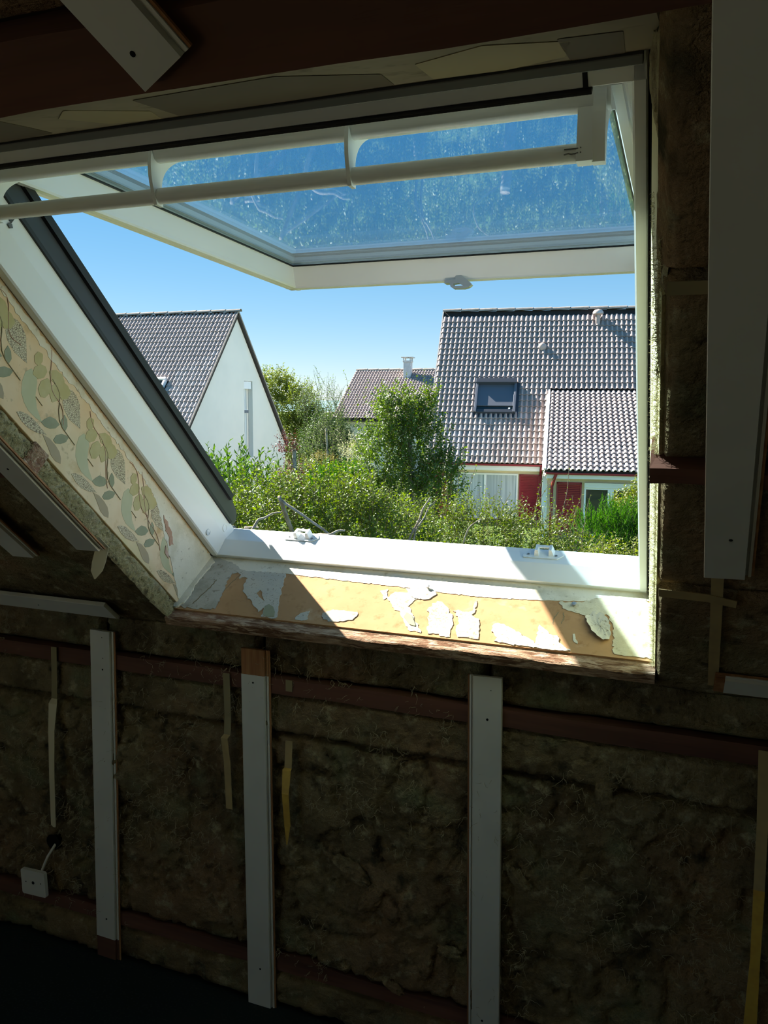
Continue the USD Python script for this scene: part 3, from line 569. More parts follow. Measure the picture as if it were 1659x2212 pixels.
for pth in ([(-1.085, .058), (-1.088, .075), (-1.094, .095), (-1.096, .115), (-1.100, .14), (-1.108, .165), (-1.112, .185)], [(-.247, .085), (-.255, .11), (-.252, .125)], [(-.235, .085), (-.232, .105), (-.236, .12)], [(-1.14, .09), (-1.142, .12), (-1.150, .15), (-1.158, .185)]):
    q = np.array([np.interp(np.linspace(0, 1, 30), np.linspace(0, 1, len(pth)), c) for c in np.array(pth).T]).T
    q[:, 0] += .003 * (meshkit.noise(np.c_[q * 300, np.zeros(30)], 2) - .5)
    obj('crack', sweep(sg.LineString(q).buffer(.0009), SA, EX, SD, SN, .0001, .0004 if pth[0][0] > -1.12 else .0026), M['stemline'], r2)
obj('corner_filler', sweep(ragged([(XL, .0), (XL + .018, .02), (XL + .012, .10), (XL + .022, .17), (XL + .01, .205), (XL - .004, .205), (XL - .004, 0)], .003, 77), SA, EX, SD, SN, .0001, .006), M['wplaster'], r2)
# head board, seen from below, and its wallpaper print
r3 = struct('trim_3', 'wallpapered head board above the roof window, shade put into its colours', 'reveal')
HA = sl(0, VT + .013, .962); HB = sl(0, -.3125, NI + .0); HD = HB - HA; HL = np.linalg.norm(HD); HD /= HL; HN = np.cross(EX, HD); HN = HN if HN[2] > 0 else -HN
M['shadedhead'] = mat('shaded_head_paper', (.19, .155, .10), .8, .15, [(7, 3, .42, .66, (.23, .19, .13)), (14, 4, .56, .68, (.12, .09, .055))])  # wallpaper colour darkened: the shade under the head is put into it
M['shadedheadprint'] = mat('print_shaded_brown', (.085, .062, .038), .75, .2)  # print brown darkened the same way, shade in the colour
obj('board', sweep([(XL - .012, 0), (XR + .02, 0), (XR + .02, HL), (XL - .012, HL)], HA, EX, HD, HN, 0, .012), M['shadedhead'], r3)
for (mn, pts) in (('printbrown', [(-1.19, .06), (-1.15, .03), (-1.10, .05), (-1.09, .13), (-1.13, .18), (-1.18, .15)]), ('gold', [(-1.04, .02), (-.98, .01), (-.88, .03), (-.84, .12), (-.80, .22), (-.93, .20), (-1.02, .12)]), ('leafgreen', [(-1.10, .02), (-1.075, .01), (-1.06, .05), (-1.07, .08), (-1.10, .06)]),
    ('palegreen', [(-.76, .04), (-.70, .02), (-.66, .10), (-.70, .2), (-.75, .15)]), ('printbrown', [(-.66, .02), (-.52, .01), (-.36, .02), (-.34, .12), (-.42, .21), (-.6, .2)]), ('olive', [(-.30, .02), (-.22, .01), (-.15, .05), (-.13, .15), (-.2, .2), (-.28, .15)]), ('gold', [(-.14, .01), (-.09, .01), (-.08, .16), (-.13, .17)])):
    obj(PN[mn], sweep(sg.Polygon(pts).buffer(.015).buffer(-.01).intersection(sg.box(XL, .002, XR, HL - .002)), HA, EX, HD, HN, -.0008, -.0001), M['shadedheadprint' if mn in ('printbrown', 'gold') else 'stemline'], r3)
obj('torn_edge', sweep(ragged([(XL, HL - .004), (XR, HL - .004), (XR, HL + .002), (XL, HL + .002)], .003, 8), HA, EX, HD, HN, -.001, .012), M['paper'], r3, label='pale torn paper edge along the rail')
r4 = struct('trim_4', 'narrow pale reveal board on the right side of the roof window', 'reveal')
obj('board', sweep([(-.0560, .945), (-.040, .80), (-.034, .80), (-.050, .945)], ZERO, EX, NN, UP, VB - .01, VT + .04), M['palewood'], r4)

# ================================================================== THE ROOF WINDOW
w1 = struct('window_1', 'white roof window propped open with its sash tilted outwards', 'window')
def jamb(side):
    """fixed frame side member; side -1 left, +1 right"""
    X = XL if side < 0 else XR; s = -side
    sec = [(0, .969), (.003, .966), (.019, .966), (.0225, .969), (.0325, 1.020), (.0355, 1.058), (0, 1.058)]
    if side > 0: sec = [(0, .969), (.002, .966), (.015, .966), (.0175, .969), (.0195, 1.020), (.0215, 1.058), (0, 1.058)]
    return sweep([(X + s * a, n) for a, n in sec], ZERO, EX, NN, UP, VB, VT + .05)
fr = group_part('frame', w1, 'fixed white window frame')
obj('left_jamb', jamb(-1), M['white'], fr)
obj('right_jamb', jamb(1), M['white'], fr)
obj('bottom_rail', sweep([(VB, .969), (VB + .003, .9665), (VB + .0055, .9675), (-1.6075, 1.0130), (-1.6085, 1.0170), (-1.6265, 1.0640), (-1.70, 1.064), (-1.70, .969)], ZERO, UP, NN, EX, XL + .001, XR - .001), M['white'], fr)
obj('head_rail', sweep([(VT - .0231, .969), (VT - .021, .966), (VT, .966), (VT + .002, .969), (VT + .06, .97), (VT + .06, 1.058), (VT - .028, 1.058)], ZERO, UP, NN, EX, XL + .001, XR - .001), M['white'], fr)
obj('head_joint', slbox((-.1345, VT - .0225, .9652), (-.1285, VT + .001, .9665), .0002), M['rubber'], fr)
obj('head_gap_shadow', slbox((XL + .04, VT - .0268, .958), (XR - .062, VT - .0232, .972), .0005), M['rubber'], fr, label='black strip standing in for the gap shadow under the head rail')  # black strip paints the shadow line between head rail and flap
obj('seal_strip', slbox((XL + .004, VT + .001, .955), (XR - .004, VT + .0125, .972), .001), M['seal'], fr, label='grey seal above the frame')
for side, X in ((-1, XL + .0365), (1, XR - .0365)):
    for (v_, n_, r_) in (((-1.533, .985, .0095), (-1.582, 1.034, .011)) if side < 0 else ()):
        xx = XL + (.0252 if n_ < 1 else .0333)
        obj('screw_cap', lathe([(r_, -.002), (r_, .0012), (r_ * .9, .0018), (r_ * .72, .0018), (r_ * .70, .0008), (.001, .0006)], sl(xx, v_, n_), UP, NN, EX, 24), M['cap' if n_ < 1 else 'white'], fr, smooth=30)
obj('gap_dark_backing', slbox((XR + .0005, VB - .02, .985), (XR + .024, VT + .06, 1.045), .001), M['rubber'], fr, label='black backing put in for the dark of the gap beside the right jamb')  # black box stands in for the darkness of the open gap
cl = group_part('cladding', w1, 'black metal cladding of the outer frame')
for X, s in ((XL, 1), (XR + .0145, -1)):
    pg = sg.Polygon([(VB + .035, 1.056), (VB + .010, 1.062), (VB + .004, 1.080), (VB + .016, 1.103), (VB + .06, 1.116), (VT + .08, 1.122), (VT + .08, 1.056)])
    obj('side_flashing', sweep(pg, EX * (X + s * .033), UP, NN, EX * s, -.033, 0), M['black'], cl)
    obj('edge_bead', sweep([(.0325, 1.105), (.0405, 1.107), (.0405, 1.124), (.0325, 1.124)], EX * X, EX * s, NN, UP, VB + .07, VT + .05), M['rubber'], cl)
    if s > 0: obj('rubber_seal', sweep([(.0345, 1.0545), (.0405, 1.0550), (.0405, 1.063), (.0345, 1.063)], EX * X, EX * s, NN, UP, VB + .03, VT), M['rubber'], cl)
obj('bottom_flashing', slbox((XL + .02, VB - .10, 1.030), (XR - .02, VB - .020, 1.058), .003), M['black'], cl)
obj('roof_flashing', slbox((XL - .10, VB - .3, ND), (XR + .10, VB - .06, ND + .012), .003), M['black'], cl)
# strikers on the bottom rail
TD = V([0, .047, .022]); TD /= np.linalg.norm(TD); TN = V([0, -.022, .047]); TN /= np.linalg.norm(TN)
for xc in (-.947, -.303):
    O = V([xc, 1.892, -.343])
    st = group_part('striker_plate', w1, 'white keep with two screws on the bottom rail')
    obj('plate', sweep(sg.Polygon([(-.045, -.011), (.033, -.011), (.045, .003), (.04, .014), (-.02, .014), (-.045, .0)]).buffer(.003), O, EX, TD, TN, 0, .0022), M['white'], st)
    obj('keep', [sweep([(-.022, .0), (-.010, .0), (-.012, .02), (-.019, .02)], O + TD * .002, EX, TN, TD, -.010, .014), sweep([(.012, .0), (.026, .0), (.020, .020), (.014, .020)], O + TD * .002, EX, TN, TD, -.008, .014), sweep([(-.012, .016), (.016, .016), (.016, .020), (-.012, .020)], O, EX, TN, TD, .006, .014)], M['white'], st)
    for dx in (-.036, .030): obj('screw', lathe([(.0038, .001), (.0038, .0036), (.0022, .0038), (.002, .0026)], O + EX * dx - TD * .003, EX, TD, TN, 12), M['screw'], st)
# barcode sticker on the left jamb
lb = group_part('sticker', w1, 'printed barcode sticker on the left jamb')
rb = np.random.default_rng(3)
for k in range(9):
    a = -.604 - .0021 * k
    obj('barcode_line', sweep([(a, 1.034), (a - .0005 - .0012 * rb.random(), 1.034), (a - .001, 1.052), (a, 1.052)], EX * (XL + .0345), UP, NN, EX, .0002, .0022), M['sticker'], lb)
obj('logo_mark', sweep([(-.618, 1.026), (-.626, 1.024), (-.630, 1.030), (-.624, 1.034), (-.619, 1.032)], EX * (XL + .0345), UP, NN, EX, .0002, .0018), M['sticker'], lb)

# ---- sash
O_S = V([0, 1.085, .4062]); SLP = math.atan(.0301)
Sd = V([0, math.cos(SLP), -math.sin(SLP)]); Su = V([0, math.sin(SLP), math.cos(SLP)])
def ss(x, s, h): return O_S + EX * x + Sd * s + Su * h
SX0, SX1, SLN = -1.186, -.075, 1.212
sa = group_part('sash', w1, 'opened white sash with insulating glass')
sec = [(0, .004), (.002, 0), (.016, 0), (.018, .003), (.020, .003), (.022, -.001), (.035, -.001), (.0375, .003), (.0385, .010), (.050, .057), (.050, .064), (0, .074)]
obj('left_stile', sweep([(SX0 + a, h) for a, h in sec], O_S, EX, Su, Sd, 0, SLN), M['white'], sa)
obj('right_stile', sweep([(SX1 - a, h) for a, h in sec], O_S, EX, Su, Sd, 0, SLN), M['white'], sa)
secb = [(0, .004), (.002, 0), (.018, 0), (.020, .003), (.024, .003), (.026, -.001), (.037, -.001), (.039, .003), (.085, .057), (.085, .064), (0, .074)]
obj('bottom_rail', sweep([(SLN - a, h) for a, h in secb], O_S, Sd, Su, EX, SX0 + .002, SX1 - .002), M['white'], sa)
sect = [(0, .02), (0, .004), (.002, -.010), (.007, -.019), (.014, -.0225), (.022, -.022), (.045, -.0125), (.075, -.0025), (.092, .004), (.098, .018), (.100, .045), (.100, .064), (0, .074)]
obj('ventilation_flap', sweep(sect, O_S, Sd, Su, EX, SX0 + .052, SX1 - .035), M['white'], sa, smooth=35, label='rounded white ventilation flap')
obj('top_rail', sweep([(.004, .012), (.09, .012), (.09, .06), (.004, .07)], O_S, Sd, Su, EX, SX0 + .03, SX1 - .03), M['white'], sa)
gx0, gx1, gs0, gs1 = SX0 + .050, SX1 - .050, .095, SLN - .085
def ringm(x0, x1, s0, s1, w, h0, h1):
    g = sg.box(x0, s0, x1, s1).difference(sg.box(x0 + w, s0 + w, x1 - w, s1 - w))
    return sweep(g, O_S, EX, Sd, Su, h0, h1)
obj('gasket', ringm(gx0 - .002, gx1 + .002, gs0 - .002, gs1 + .002, .0055, .0535, .0572), M['rubber'], sa)
obj('spacer', ringm(gx0 + .004, gx1 - .004, gs0 + .004, gs1 - .004, .010, .0622, .0768), M['spacer'], sa)
obj('glass_pane', sweep(sg.box(gx0 - .012, gs0 - .012, gx1 + .012, gs1 + .012), O_S, EX, Sd, Su, .058, .062), M['glass'], sa)
obj('glass_pane', sweep(sg.box(gx0 - .012, gs0 - .012, gx1 + .012, gs1 + .012), O_S, EX, Sd, Su, .077, .081), M['glass'], sa)
gcl = sg.box(SX0 - .01, -.02, SX1 + .01, SLN + .01).difference(sg.box(gx0 - .004, gs0 - .004, gx1 + .004, gs1 + .004))
obj('outer_cladding', sweep(gcl, O_S, EX, Sd, Su, .0815, .094), M['black'], sa)
# ventilation bar, hung from the flap on curved brackets
vb = group_part('ventilation_bar', w1, 'white pull bar hung on curved brackets under the flap')
bx0, bx1 = -1.138, -.131
obj('bar', tube([ss(x, .021, -.072) for x in np.linspace(bx0, bx1, 3)], .0122, 20), M['white'], vb, smooth=40)
def crescent(x, w):
    t = np.linspace(0, 1, 14); outer = [(.013 - .011 * k - .009 * math.sin(k * math.pi), -.087 + .092 * k) for k in t]
    inner = [(.029 + .062 * k ** 3.2 - .006 * math.sin(k * math.pi), -.087 + .092 * k) for k in t]
    return sweep(outer + inner[::-1], O_S, Sd, Su, EX, x - w / 2, x + w / 2)
for x in (-.804, -.470): obj('bracket', crescent(x, .006), M['white'], vb)
for x in (bx0 - .003, bx1 + .008): obj('end_bracket', crescent(x, .016), M['white'], vb)
obj('end_cap', sweep([(.008, -.086), (.03, -.086), (.03, .004), (.008, .004)], O_S, Sd, Su, EX, bx1 - .020, bx1 + .001), M['white'], vb)
for k, g in enumerate((sg.LineString([(-.166, 0), (-.149, 0)]).buffer(.0006), sg.LineString([(-.166, -.0065), (-.161, -.0055), (-.157, -.0068), (-.153, -.0062), (-.149, -.0055)]).buffer(.0007), sg.Point(-.1455, .0006).buffer(.0009), sg.Point(-.1455, -.0052).buffer(.0009))):
    obj('embossed_mark', sweep(g, ss(0, .0085, -.070), EX, V([0, 0, 1.]), V([0, -1., 0]), -.001, .0012), M['seal'], vb)
# handle under the bottom rail
hd = group_part('handle', w1, 'grey lever handle under the sash bottom rail')
hs = SLN - .030
obj('base', sweep(sg.box(-.668, hs - .012, -.612, hs + .012).buffer(.003), O_S, EX, Sd, Su, -.009, 0), M['nickel'], hd)
loop = [(-.652, -.010), (-.649, -.019), (-.642, -.0235), (-.612, -.0245), (-.598, -.021), (-.592, -.016), (-.600, -.008), (-.622, .010), (-.630, .014), (-.637, .006), (-.634, -.004)]
lp = sg.Polygon(loop).buffer(.002).difference(sg.Polygon([(-.644, -.012), (-.641, -.0185), (-.614, -.0185), (-.628, -.010)]))
obj('lever', sweep(lp, ss(0, hs, 0), EX, Su, Sd, -.016, .004), M['nickel'], hd)

# ================================================================== OUTSIDE
GZ = -4.70
gr = thing('ground', 'green lawn and earth around the neighbouring gardens', 'lawn', (0, 30, GZ), kind='structure')
M['lawn'] = mat('lawn', (.075, .125, .025), .95, .1, [(.5, 4, .45, .65, (.11, .13, .035)), (9, 4, .5, .7, (.045, .085, .015))], bump=(30, .6, .05))
gx, gy = np.meshgrid(np.r_[-900, -200, np.linspace(-60, 40, 41), 200, 900], np.r_[2.3, np.linspace(4, 80, 40), 200, 1200], indexing='ij')
gz_ = GZ + .25 * (fbm(np.stack([gx * .12, gy * .12, gx * 0], -1), 3, 6) - .5) * (np.abs(gx) < 70)
gP = np.stack([gx, gy, gz_], -1).reshape(-1, 3); na_, nb2 = gx.shape
ii, jj = np.meshgrid(np.arange(na_ - 1), np.arange(nb2 - 1), indexing='ij'); kk = (ii * nb2 + jj).ravel()
obj('grass_surface', (gP, np.vstack([np.c_[kk, kk + nb2, kk + nb2 + 1], np.c_[kk, kk + nb2 + 1, kk + 1]])), M['lawn'], gr, smooth=True)
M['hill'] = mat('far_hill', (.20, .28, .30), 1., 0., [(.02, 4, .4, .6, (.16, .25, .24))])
hx = np.linspace(-2600, 600, 90); hv, hf = [], []
for i, x in enumerate(hx):
    top = GZ + 22 + 26 * float(fbm(V([[x * .0022, 3., 1.]]), 4, 9)[0])
    for y, z in ((2150, GZ - 2), (2350, top * .7), (2550, top), (3100, GZ - 2)): hv.append((x, y + .25 * (x + 1000) * .2, z))
for i in range(89):
    for k in range(3): a = i * 4 + k; hf += [(a, a + 4, a + 5), (a, a + 5, a + 1)]
hl = thing('hills', 'low bluish wooded hills far away between the houses', 'hill', (-1000, 2500, GZ), kind='structure')
obj('slope', (np.array(hv), np.array(hf)), M['hill'], hl, smooth=True)
# outside of this house: front wall below the roof
fw = struct('wall_outer', 'outer front wall of this house under the eaves', 'wall')
obj('masonry', box((X0 - .3, 2.0, GZ), (X1 + .3, 2.25, -.95)), M['plasterwall'], fw)

M['stucco'] = mat('white_stucco', (.76, .735, .68), .95, .1, [(.6, 4, .4, .7, (.72, .70, .65))], bump=(50, .15, .01))
M['cream'] = mat('cream_render', (.68, .57, .38), .95, .1, [(.9, 4, .4, .7, (.62, .52, .34))], bump=(40, .2, .01))
M['fascia'] = mat('white_fascia', (.76, .76, .74), .6)
M['red'] = mat('red_paint', (.27, .022, .035), .45, .4, [(3, 3, .4, .7, (.22, .02, .03))])
M['frame'] = mat('white_frame', (.78, .79, .80), .4)
M['greyalu'] = mat('grey_shutter', (.15, .16, .19), .4, .5, metallic=.2)
M['greyalu2'] = mat('dark_flashing', (.045, .052, .068), .4, .5)
M['cement'] = mat('cement', (.62, .60, .57), .95, .1, [(4, 4, .4, .7, (.52, .50, .47))])
tiles_m = []
for i, c in enumerate(((.50, .42, .385), (.455, .375, .34), (.54, .46, .425), (.41, .335, .305))):
    tiles_m.append(mat(f'tile_{i}', c, .92, .08, [(5, 4, .45, .7, tuple(v * .78 for v in c)), (60, 3, .55, .75, tuple(v * .6 for v in c))], bump=(60, .2, .006)))
M['ridge'] = mat('ridge_tile', (.33, .285, .255), .9, .2, [(6, 4, .45, .7, (.24, .22, .18))])
M['roofdark'] = mat('roof_underlay', (.055, .045, .04), .95, .1)
TW, TL = .212, .324
def tile_mesh(seed=0, n=7):
    """one interlocking roll tile: along a (across), b (down the slope), c (out); lower lip proud of the tile below"""
    r = np.random.default_rng(seed)
    prof = [(-.008, .004), (.036, .004), (.056, .042), (.083, .064), (.120, .068), (.150, .050), (.168, .008), (TW + .004, .003)]
    v, f = [], []
    L = TL + .05; lift = .060
    for b, up in ((0, .0), (L, lift)):
        for a, c in prof: v.append((a, b, c + up))
        for a, c in prof: v.append((a, b, c + up - .030))
    m = len(prof)
    for i in range(m - 1):
        f += [(i, 2 * m + i, 2 * m + i + 1), (i, 2 * m + i + 1, i + 1)]
        f += [(2 * m + i, 3 * m + i, 3 * m + i + 1), (2 * m + i, 3 * m + i + 1, 2 * m + i + 1)]
    for i in (0, m - 1): f += [(i, m + i, 3 * m + i), (i, 3 * m + i, 2 * m + i)]
    return np.array(v), np.array(f)
TV, TF = tile_mesh()
def tile_field(roof, cells, O, A, B, C, rng, most=300, row=TL, span=(-99, 99), relief=1.):
    """cells: list of (a, b) for each tile's upper left corner; the ones nearest the viewer are parts of their own, the rest one part"""
    P = np.array([V(O) + a * V(A) + b * V(B) for a, b in cells])
    vis = np.argsort([p @ p + (0 if span[0] < c[0] < span[1] else 1e6) for p, c in zip(P, cells)]); rest = {}
    for rank, i in enumerate(vis):
        jit = rng.normal(0, [.003, .004, .002]); ang = rng.normal(0, .006)
        v = TV.copy(); v[:, 1] *= row / TL; v[:, 2] *= relief; v = v + jit; v[:, 0] += ang * v[:, 1]
        v = P[i] + v[:, :1] * V(A) + v[:, 1:2] * V(B) + v[:, 2:] * V(C)
        m = int(rng.choice(4, p=[.4, .3, .15, .15]))
        if rank < most: obj('tile', (v, TF), tiles_m[m], roof)
        else: rest.setdefault(m, []).append((v, TF))
    if rest:
        allm = [x for m in rest for x in rest[m]]
        obj('tile', join(allm), M['tilemix'], roof, kind='stuff')
M['tilemix'] = usdkit.material(stage, '/World/Looks/tile_mix', {'g': ('geometry', {}), 'r': ('rgb_ramp', {'ramp': [(0, (.41, .335, .305)), (.3, (.455, .375, .34)), (.6, (.50, .42, .385)), (1, (.54, .46, .425))]}), 'n': ('noise_texture', {'scale': 5., 'detail': 4.}),
    'mr': ('map_range', {'from_min': .45, 'from_max': .75, 'to_max': .3, 'clamp': True}), 'm': ('mix', {'color2': (.25, .2, .18)}), 'p': ('principled_bsdf', {'roughness': .92, 'specular_ior_level': .08})},
    [('g.random_per_island', 'r.fac'), ('r.color', 'm.color1'), ('g.position', 'n.vector'), ('n.fac', 'mr.value'), ('mr.result', 'm.fac'), ('m.color', 'p.base_color')], surface='p.BSDF')
def frame_of(deg):
    th = math.radians(deg); return V([math.cos(th), math.sin(th), 0]), V([math.sin(th), -math.cos(th), 0])
def ridge_tiles(parent, R, u, n, a0, a1, size=.42):
    k, a = 0, a0
    while a < a1:
        prof = [(.13 * math.cos(t), .11 * math.sin(t)) for t in np.linspace(-.15, math.pi + .15, 9)]
        out = prof + [(x * .8, z * .8) for x, z in prof[::-1]]
        obj('ridge_tile', put(sweep(out, ZERO, V([0, 1., 0]), V([0, 0, 1.]), V([1., 0, 0]), 0, size + .03), R + u * a + EZ * (.02 + .012 * (k % 2)), u + EZ * .03, n, EZ), M['ridge'], parent)
        a += size; k += 1
def quad_solid(pts, t):
    """a slab: four corners given, thickened by vector t"""
    p = np.array(pts); v = np.vstack([p, p + t]); f = [(0, 1, 2), (0, 2, 3), (4, 6, 5), (4, 7, 6)]
    for i in range(4): j = (i + 1) % 4; f += [(i, i + 4, j + 4), (i, j + 4, j)]
    return v, np.array(f)

# ---------------------------------------------------------------- right house
rng = np.random.default_rng(5)
u, n = frame_of(8.5); R = V([-11.12, 37.33, 4.66])
dn = V([*(n[:2] * math.cos(math.radians(53.9))), -math.sin(math.radians(53.9))]); nr = np.cross(u, -dn); nr /= np.linalg.norm(nr); nr = nr if nr @ n > 0 else -nr
LEN, RUN = 8.42, 4.96
rh = thing('house', 'house on the right with steep tiled roof, roof window and red gutters', 'house', (*(R + n * 2)[:2], GZ))
EAVE = R + dn * LEN
WID = 13.0
KS = 4.70; KU = 5.10                                  # where the lower lean-to roof leaves the main slope
rf = group_part('roof', rh)
obj('roof_deck', quad_solid([R, R + u * KU, R + u * KU + dn * LEN, R + dn * LEN], -nr * .12), M['roofdark'], rf)
obj('roof_deck', quad_solid([R + u * KU, R + u * WID, R + u * WID + dn * KS, R + u * KU + dn * KS], -nr * .12), M['roofdark'], rf)
dnb = V([*(-n[:2] * math.cos(math.radians(53.9))), -math.sin(math.radians(53.9))])
obj('roof_deck', quad_solid([R, R + u * WID, R + u * WID + dnb * LEN, R + dnb * LEN], V([0, 0, -.15])), M['roofdark'], rf, label='far slope of the roof')
KR = (R + dn * KS); KF = EAVE + n * 3.9; kd = KF - KR; kd -= u * (kd @ u); KL = np.linalg.norm(kd); kd /= KL; kn = np.cross(u, -kd); kn = kn if kn[2] > 0 else -kn
obj('roof_deck', quad_solid([KR + u * KU, KR + u * WID, KR + u * WID + kd * KL, KR + u * KU + kd * KL], -kn * .12), M['roofdark'], rf, label='shallower lean-to slope on the right')
cells, cells2 = [], []
ncol = int(WID / TW); nrow = int(LEN / TL)
sk = (1.92, 3.70, 4.27, 5.97)
for j in range(nrow):
    for i in range(ncol):
        a, b = i * TW + .01, LEN - (j + 1) * TL + .02
        if a > KU - .15 and b > KS - .30: continue
        if sk[0] - .20 < a < sk[1] - .05 and sk[2] - .22 < b < sk[3] - .16: continue
        cells.append((a, b))
nrow2 = int(KL / TL)
for j in range(nrow2 + 1):
    for i in range(int((WID - KU) / TW)):
        cells2.append((KU + .06 + i * TW, KL - (j + 1) * TL + .02))
tile_field(rf, cells2, KR, u, kd, kn, rng, 110, span=(0, 8.8))
tile_field(rf, cells, R, u, dn, nr, rng, 190, span=(0, 8.8))
ridge_tiles(rf, R, u, n, -.02, WID)
obj('verge', quad_solid([R - u * .03, R + u * .02, R + u * .02 + dn * LEN, R - u * .03 + dn * LEN], nr * .05), M['cement'], rf)
obj('cheek', quad_solid([KR + u * (KU - .10), KR + u * (KU - .10) + kd * KL, EAVE + u * (KU - .10) - EZ * .05 + n * 3.3, EAVE + u * (KU - .10) + n * .0], u * .10), tiles_m[0], rf, label='tiled cheek beside the lean-to slope')
obj('verge_board', quad_solid([KR + u * (KU - .03) + kn * .03, KR + u * (KU + .05) + kn * .03, KR + u * (KU + .05) + kd * (KL + .03) + kn * .03, KR + u * (KU - .03) + kd * (KL + .03) + kn * .03], kn * .07), M['fascia'], rf, label='white board along the edge of the lean-to slope')
def hb(a0, a1, b0, b1, z0, z1, r=.004): return put(rbox((a0, b0, z0), (a1, b1, z1), r), V([R[0], R[1], 0]), u, n, EZ)   # box in house space: along, towards us, up
FZ = RUN - .5; ZE = EAVE[2]
wl_ = group_part('wall', rh)
obj('facade', hb(.12, KU, FZ - .25, FZ, GZ, ZE - .12), M['cream'], wl_)
obj('facade', hb(KU + .02, WID - 1, FZ + 3.7, FZ + 3.95, GZ, ZE - .20), M['cream'], wl_)
obj('return_wall', hb(KU - .08, KU + .12, FZ, FZ + 3.96, GZ, ZE - .25), M['fascia'], wl_)
gv = [(-RUN, ZE), (RUN, ZE), (0, R[2] - .1)]
obj('gable', sweep([(-RUN + .3, GZ), (RUN - .3, GZ), (RUN - .3, ZE + .2), (0, R[2] - .25), (-RUN + .3, ZE + .2)], V([R[0], R[1], 0]), n, EZ, u, .06, .3), M['stucco'], wl_)
obj('gable', sweep([(-RUN + .3, GZ), (RUN - .3, GZ), (RUN - .3, ZE + .2), (0, R[2] - .25), (-RUN + .3, ZE + .2)], V([R[0], R[1], 0]), n, EZ, u, WID - .35, WID - .12), M['stucco'], wl_)
obj('lean_to_side', sweep([(RUN - .6, GZ), (FZ + 3.9, GZ), (FZ + 3.9, ZE - .2), (RUN - 2.1, ZE + 2.7)], V([R[0], R[1], 0]), n, EZ, u, WID - 1.2, WID - 1.0), M['cream'], wl_)
gu = group_part('gutter', rh)
def gut(a0, a1, b, z): return put(sweep([(.065 * math.cos(t), .06 * math.sin(t)) for t in np.linspace(math.pi, 2 * math.pi, 9)] + [(.065, .02), (-.065, .02)], ZERO, V([0, 1., 0]), V([0, 0, 1.]), V([1., 0, 0]), a0, a1), V([R[0], R[1], 0]) + n * b + EZ * z, u, n, EZ)
obj('trough', gut(.0, KU - .06, RUN + .06, ZE - .085), M['red'], gu)
obj('trough', gut(KU + .05, WID - 1, RUN + 3.96, ZE - .09), M['red'], gu)
obj('fascia', hb(.02, KU - .05, RUN - .12, RUN - .03, ZE - .32, ZE - .12), M['fascia'], gu, label='white fascia board')
obj('soffit', hb(.02, KU - .05, FZ - .1, RUN - .10, ZE - .36, ZE - .30), M['fascia'], gu)
obj('fascia', hb(KU + .08, WID - 1, RUN + 3.80, RUN + 3.88, ZE - .30, ZE - .14), M['fascia'], gu)
def P3(a, b, z): return V([R[0], R[1], z]) + u * a + n * b
obj('downpipe', tube([P3(KU - .18, RUN + .05, ZE - .13), P3(KU - .20, RUN + .02, ZE - .28), P3(KU - .22, FZ + .08, ZE - .55), P3(KU - .22, FZ + .08, GZ)], .055), M['red'], gu, smooth=40)
obj('downpipe', tube([P3(KU + .42, RUN + 3.95, ZE - .13), P3(KU + .36, RUN + 3.90, ZE - .30), P3(KU + .28, FZ + 4.03, ZE - .62), P3(KU + .28, FZ + 4.03, GZ)], .055), M['red'], gu, smooth=40)
def house_window(a0, a1, z0, z1, b, mull, inner, label):
    w = group_part('window', rh, label); e = .07
    obj('frame', [hb(a0, a1, b, b + .05, z1 - e, z1), hb(a0, a1, b, b + .05, z0, z0 + e), hb(a0, a0 + e, b, b + .05, z0 + e, z1 - e), hb(a1 - e, a1, b, b + .05, z0 + e, z1 - e)] + [hb(m - w_, m + w_, b, b + .055, z0 + e, z1 - e) for m, w_ in mull], M['frame'], w)
    xs = [a0 + e] + [m for m, _ in mull] + [a1 - e]
    for p, q in zip(xs[:-1], xs[1:]): obj('pane', hb(p, q, b - .03, b + .01, z0 + e, z1 - e, .001), inner, w)
house_window(1.22, 3.95, GZ + .12, -2.64, FZ + .005, [(2.56, .05)], M['curtain'], 'wide window with grey curtains')
house_window(6.55, 8.55, GZ + .12, -2.78, FZ + 3.955, [(7.50, .11)], M['farglass'], 'white framed glass door with dark panes')
obj('roller_box', hb(6.55, 8.55, FZ + 3.95, FZ + 4.06, -2.78, -2.60), M['fascia'], rh, label='white roller shutter box')
def shutter(a0, a1, b, z0, z1):
    s = group_part('shutter', rh, 'red louvred shutter')
    obj('frame', [hb(a0, a0 + .06, b, b + .045, z0, z1), hb(a1 - .06, a1, b, b + .045, z0, z1), hb(a0, a1, b, b + .045, z1 - .07, z1), hb(a0, a1, b, b + .045, z0, z0 + .07)], M['red'], s)
    for k in range(int((z1 - z0 - .16) / .065)):
        z = z1 - .11 - k * .065
        obj('slat', put(rbox((a0 + .055, 0, -.032), (a1 - .055, .012, .032), .002), P3(0, b + .012, z), u, n + EZ * -.45, EZ + n * .35), M['red'], s)
shutter(4.0, 4.86, FZ + .01, GZ + .1, -2.66); shutter(.16, 1.12, FZ + .01, GZ + .1, -2.66); shutter(5.55, 6.46, FZ + 3.96, GZ + .1, -2.60)
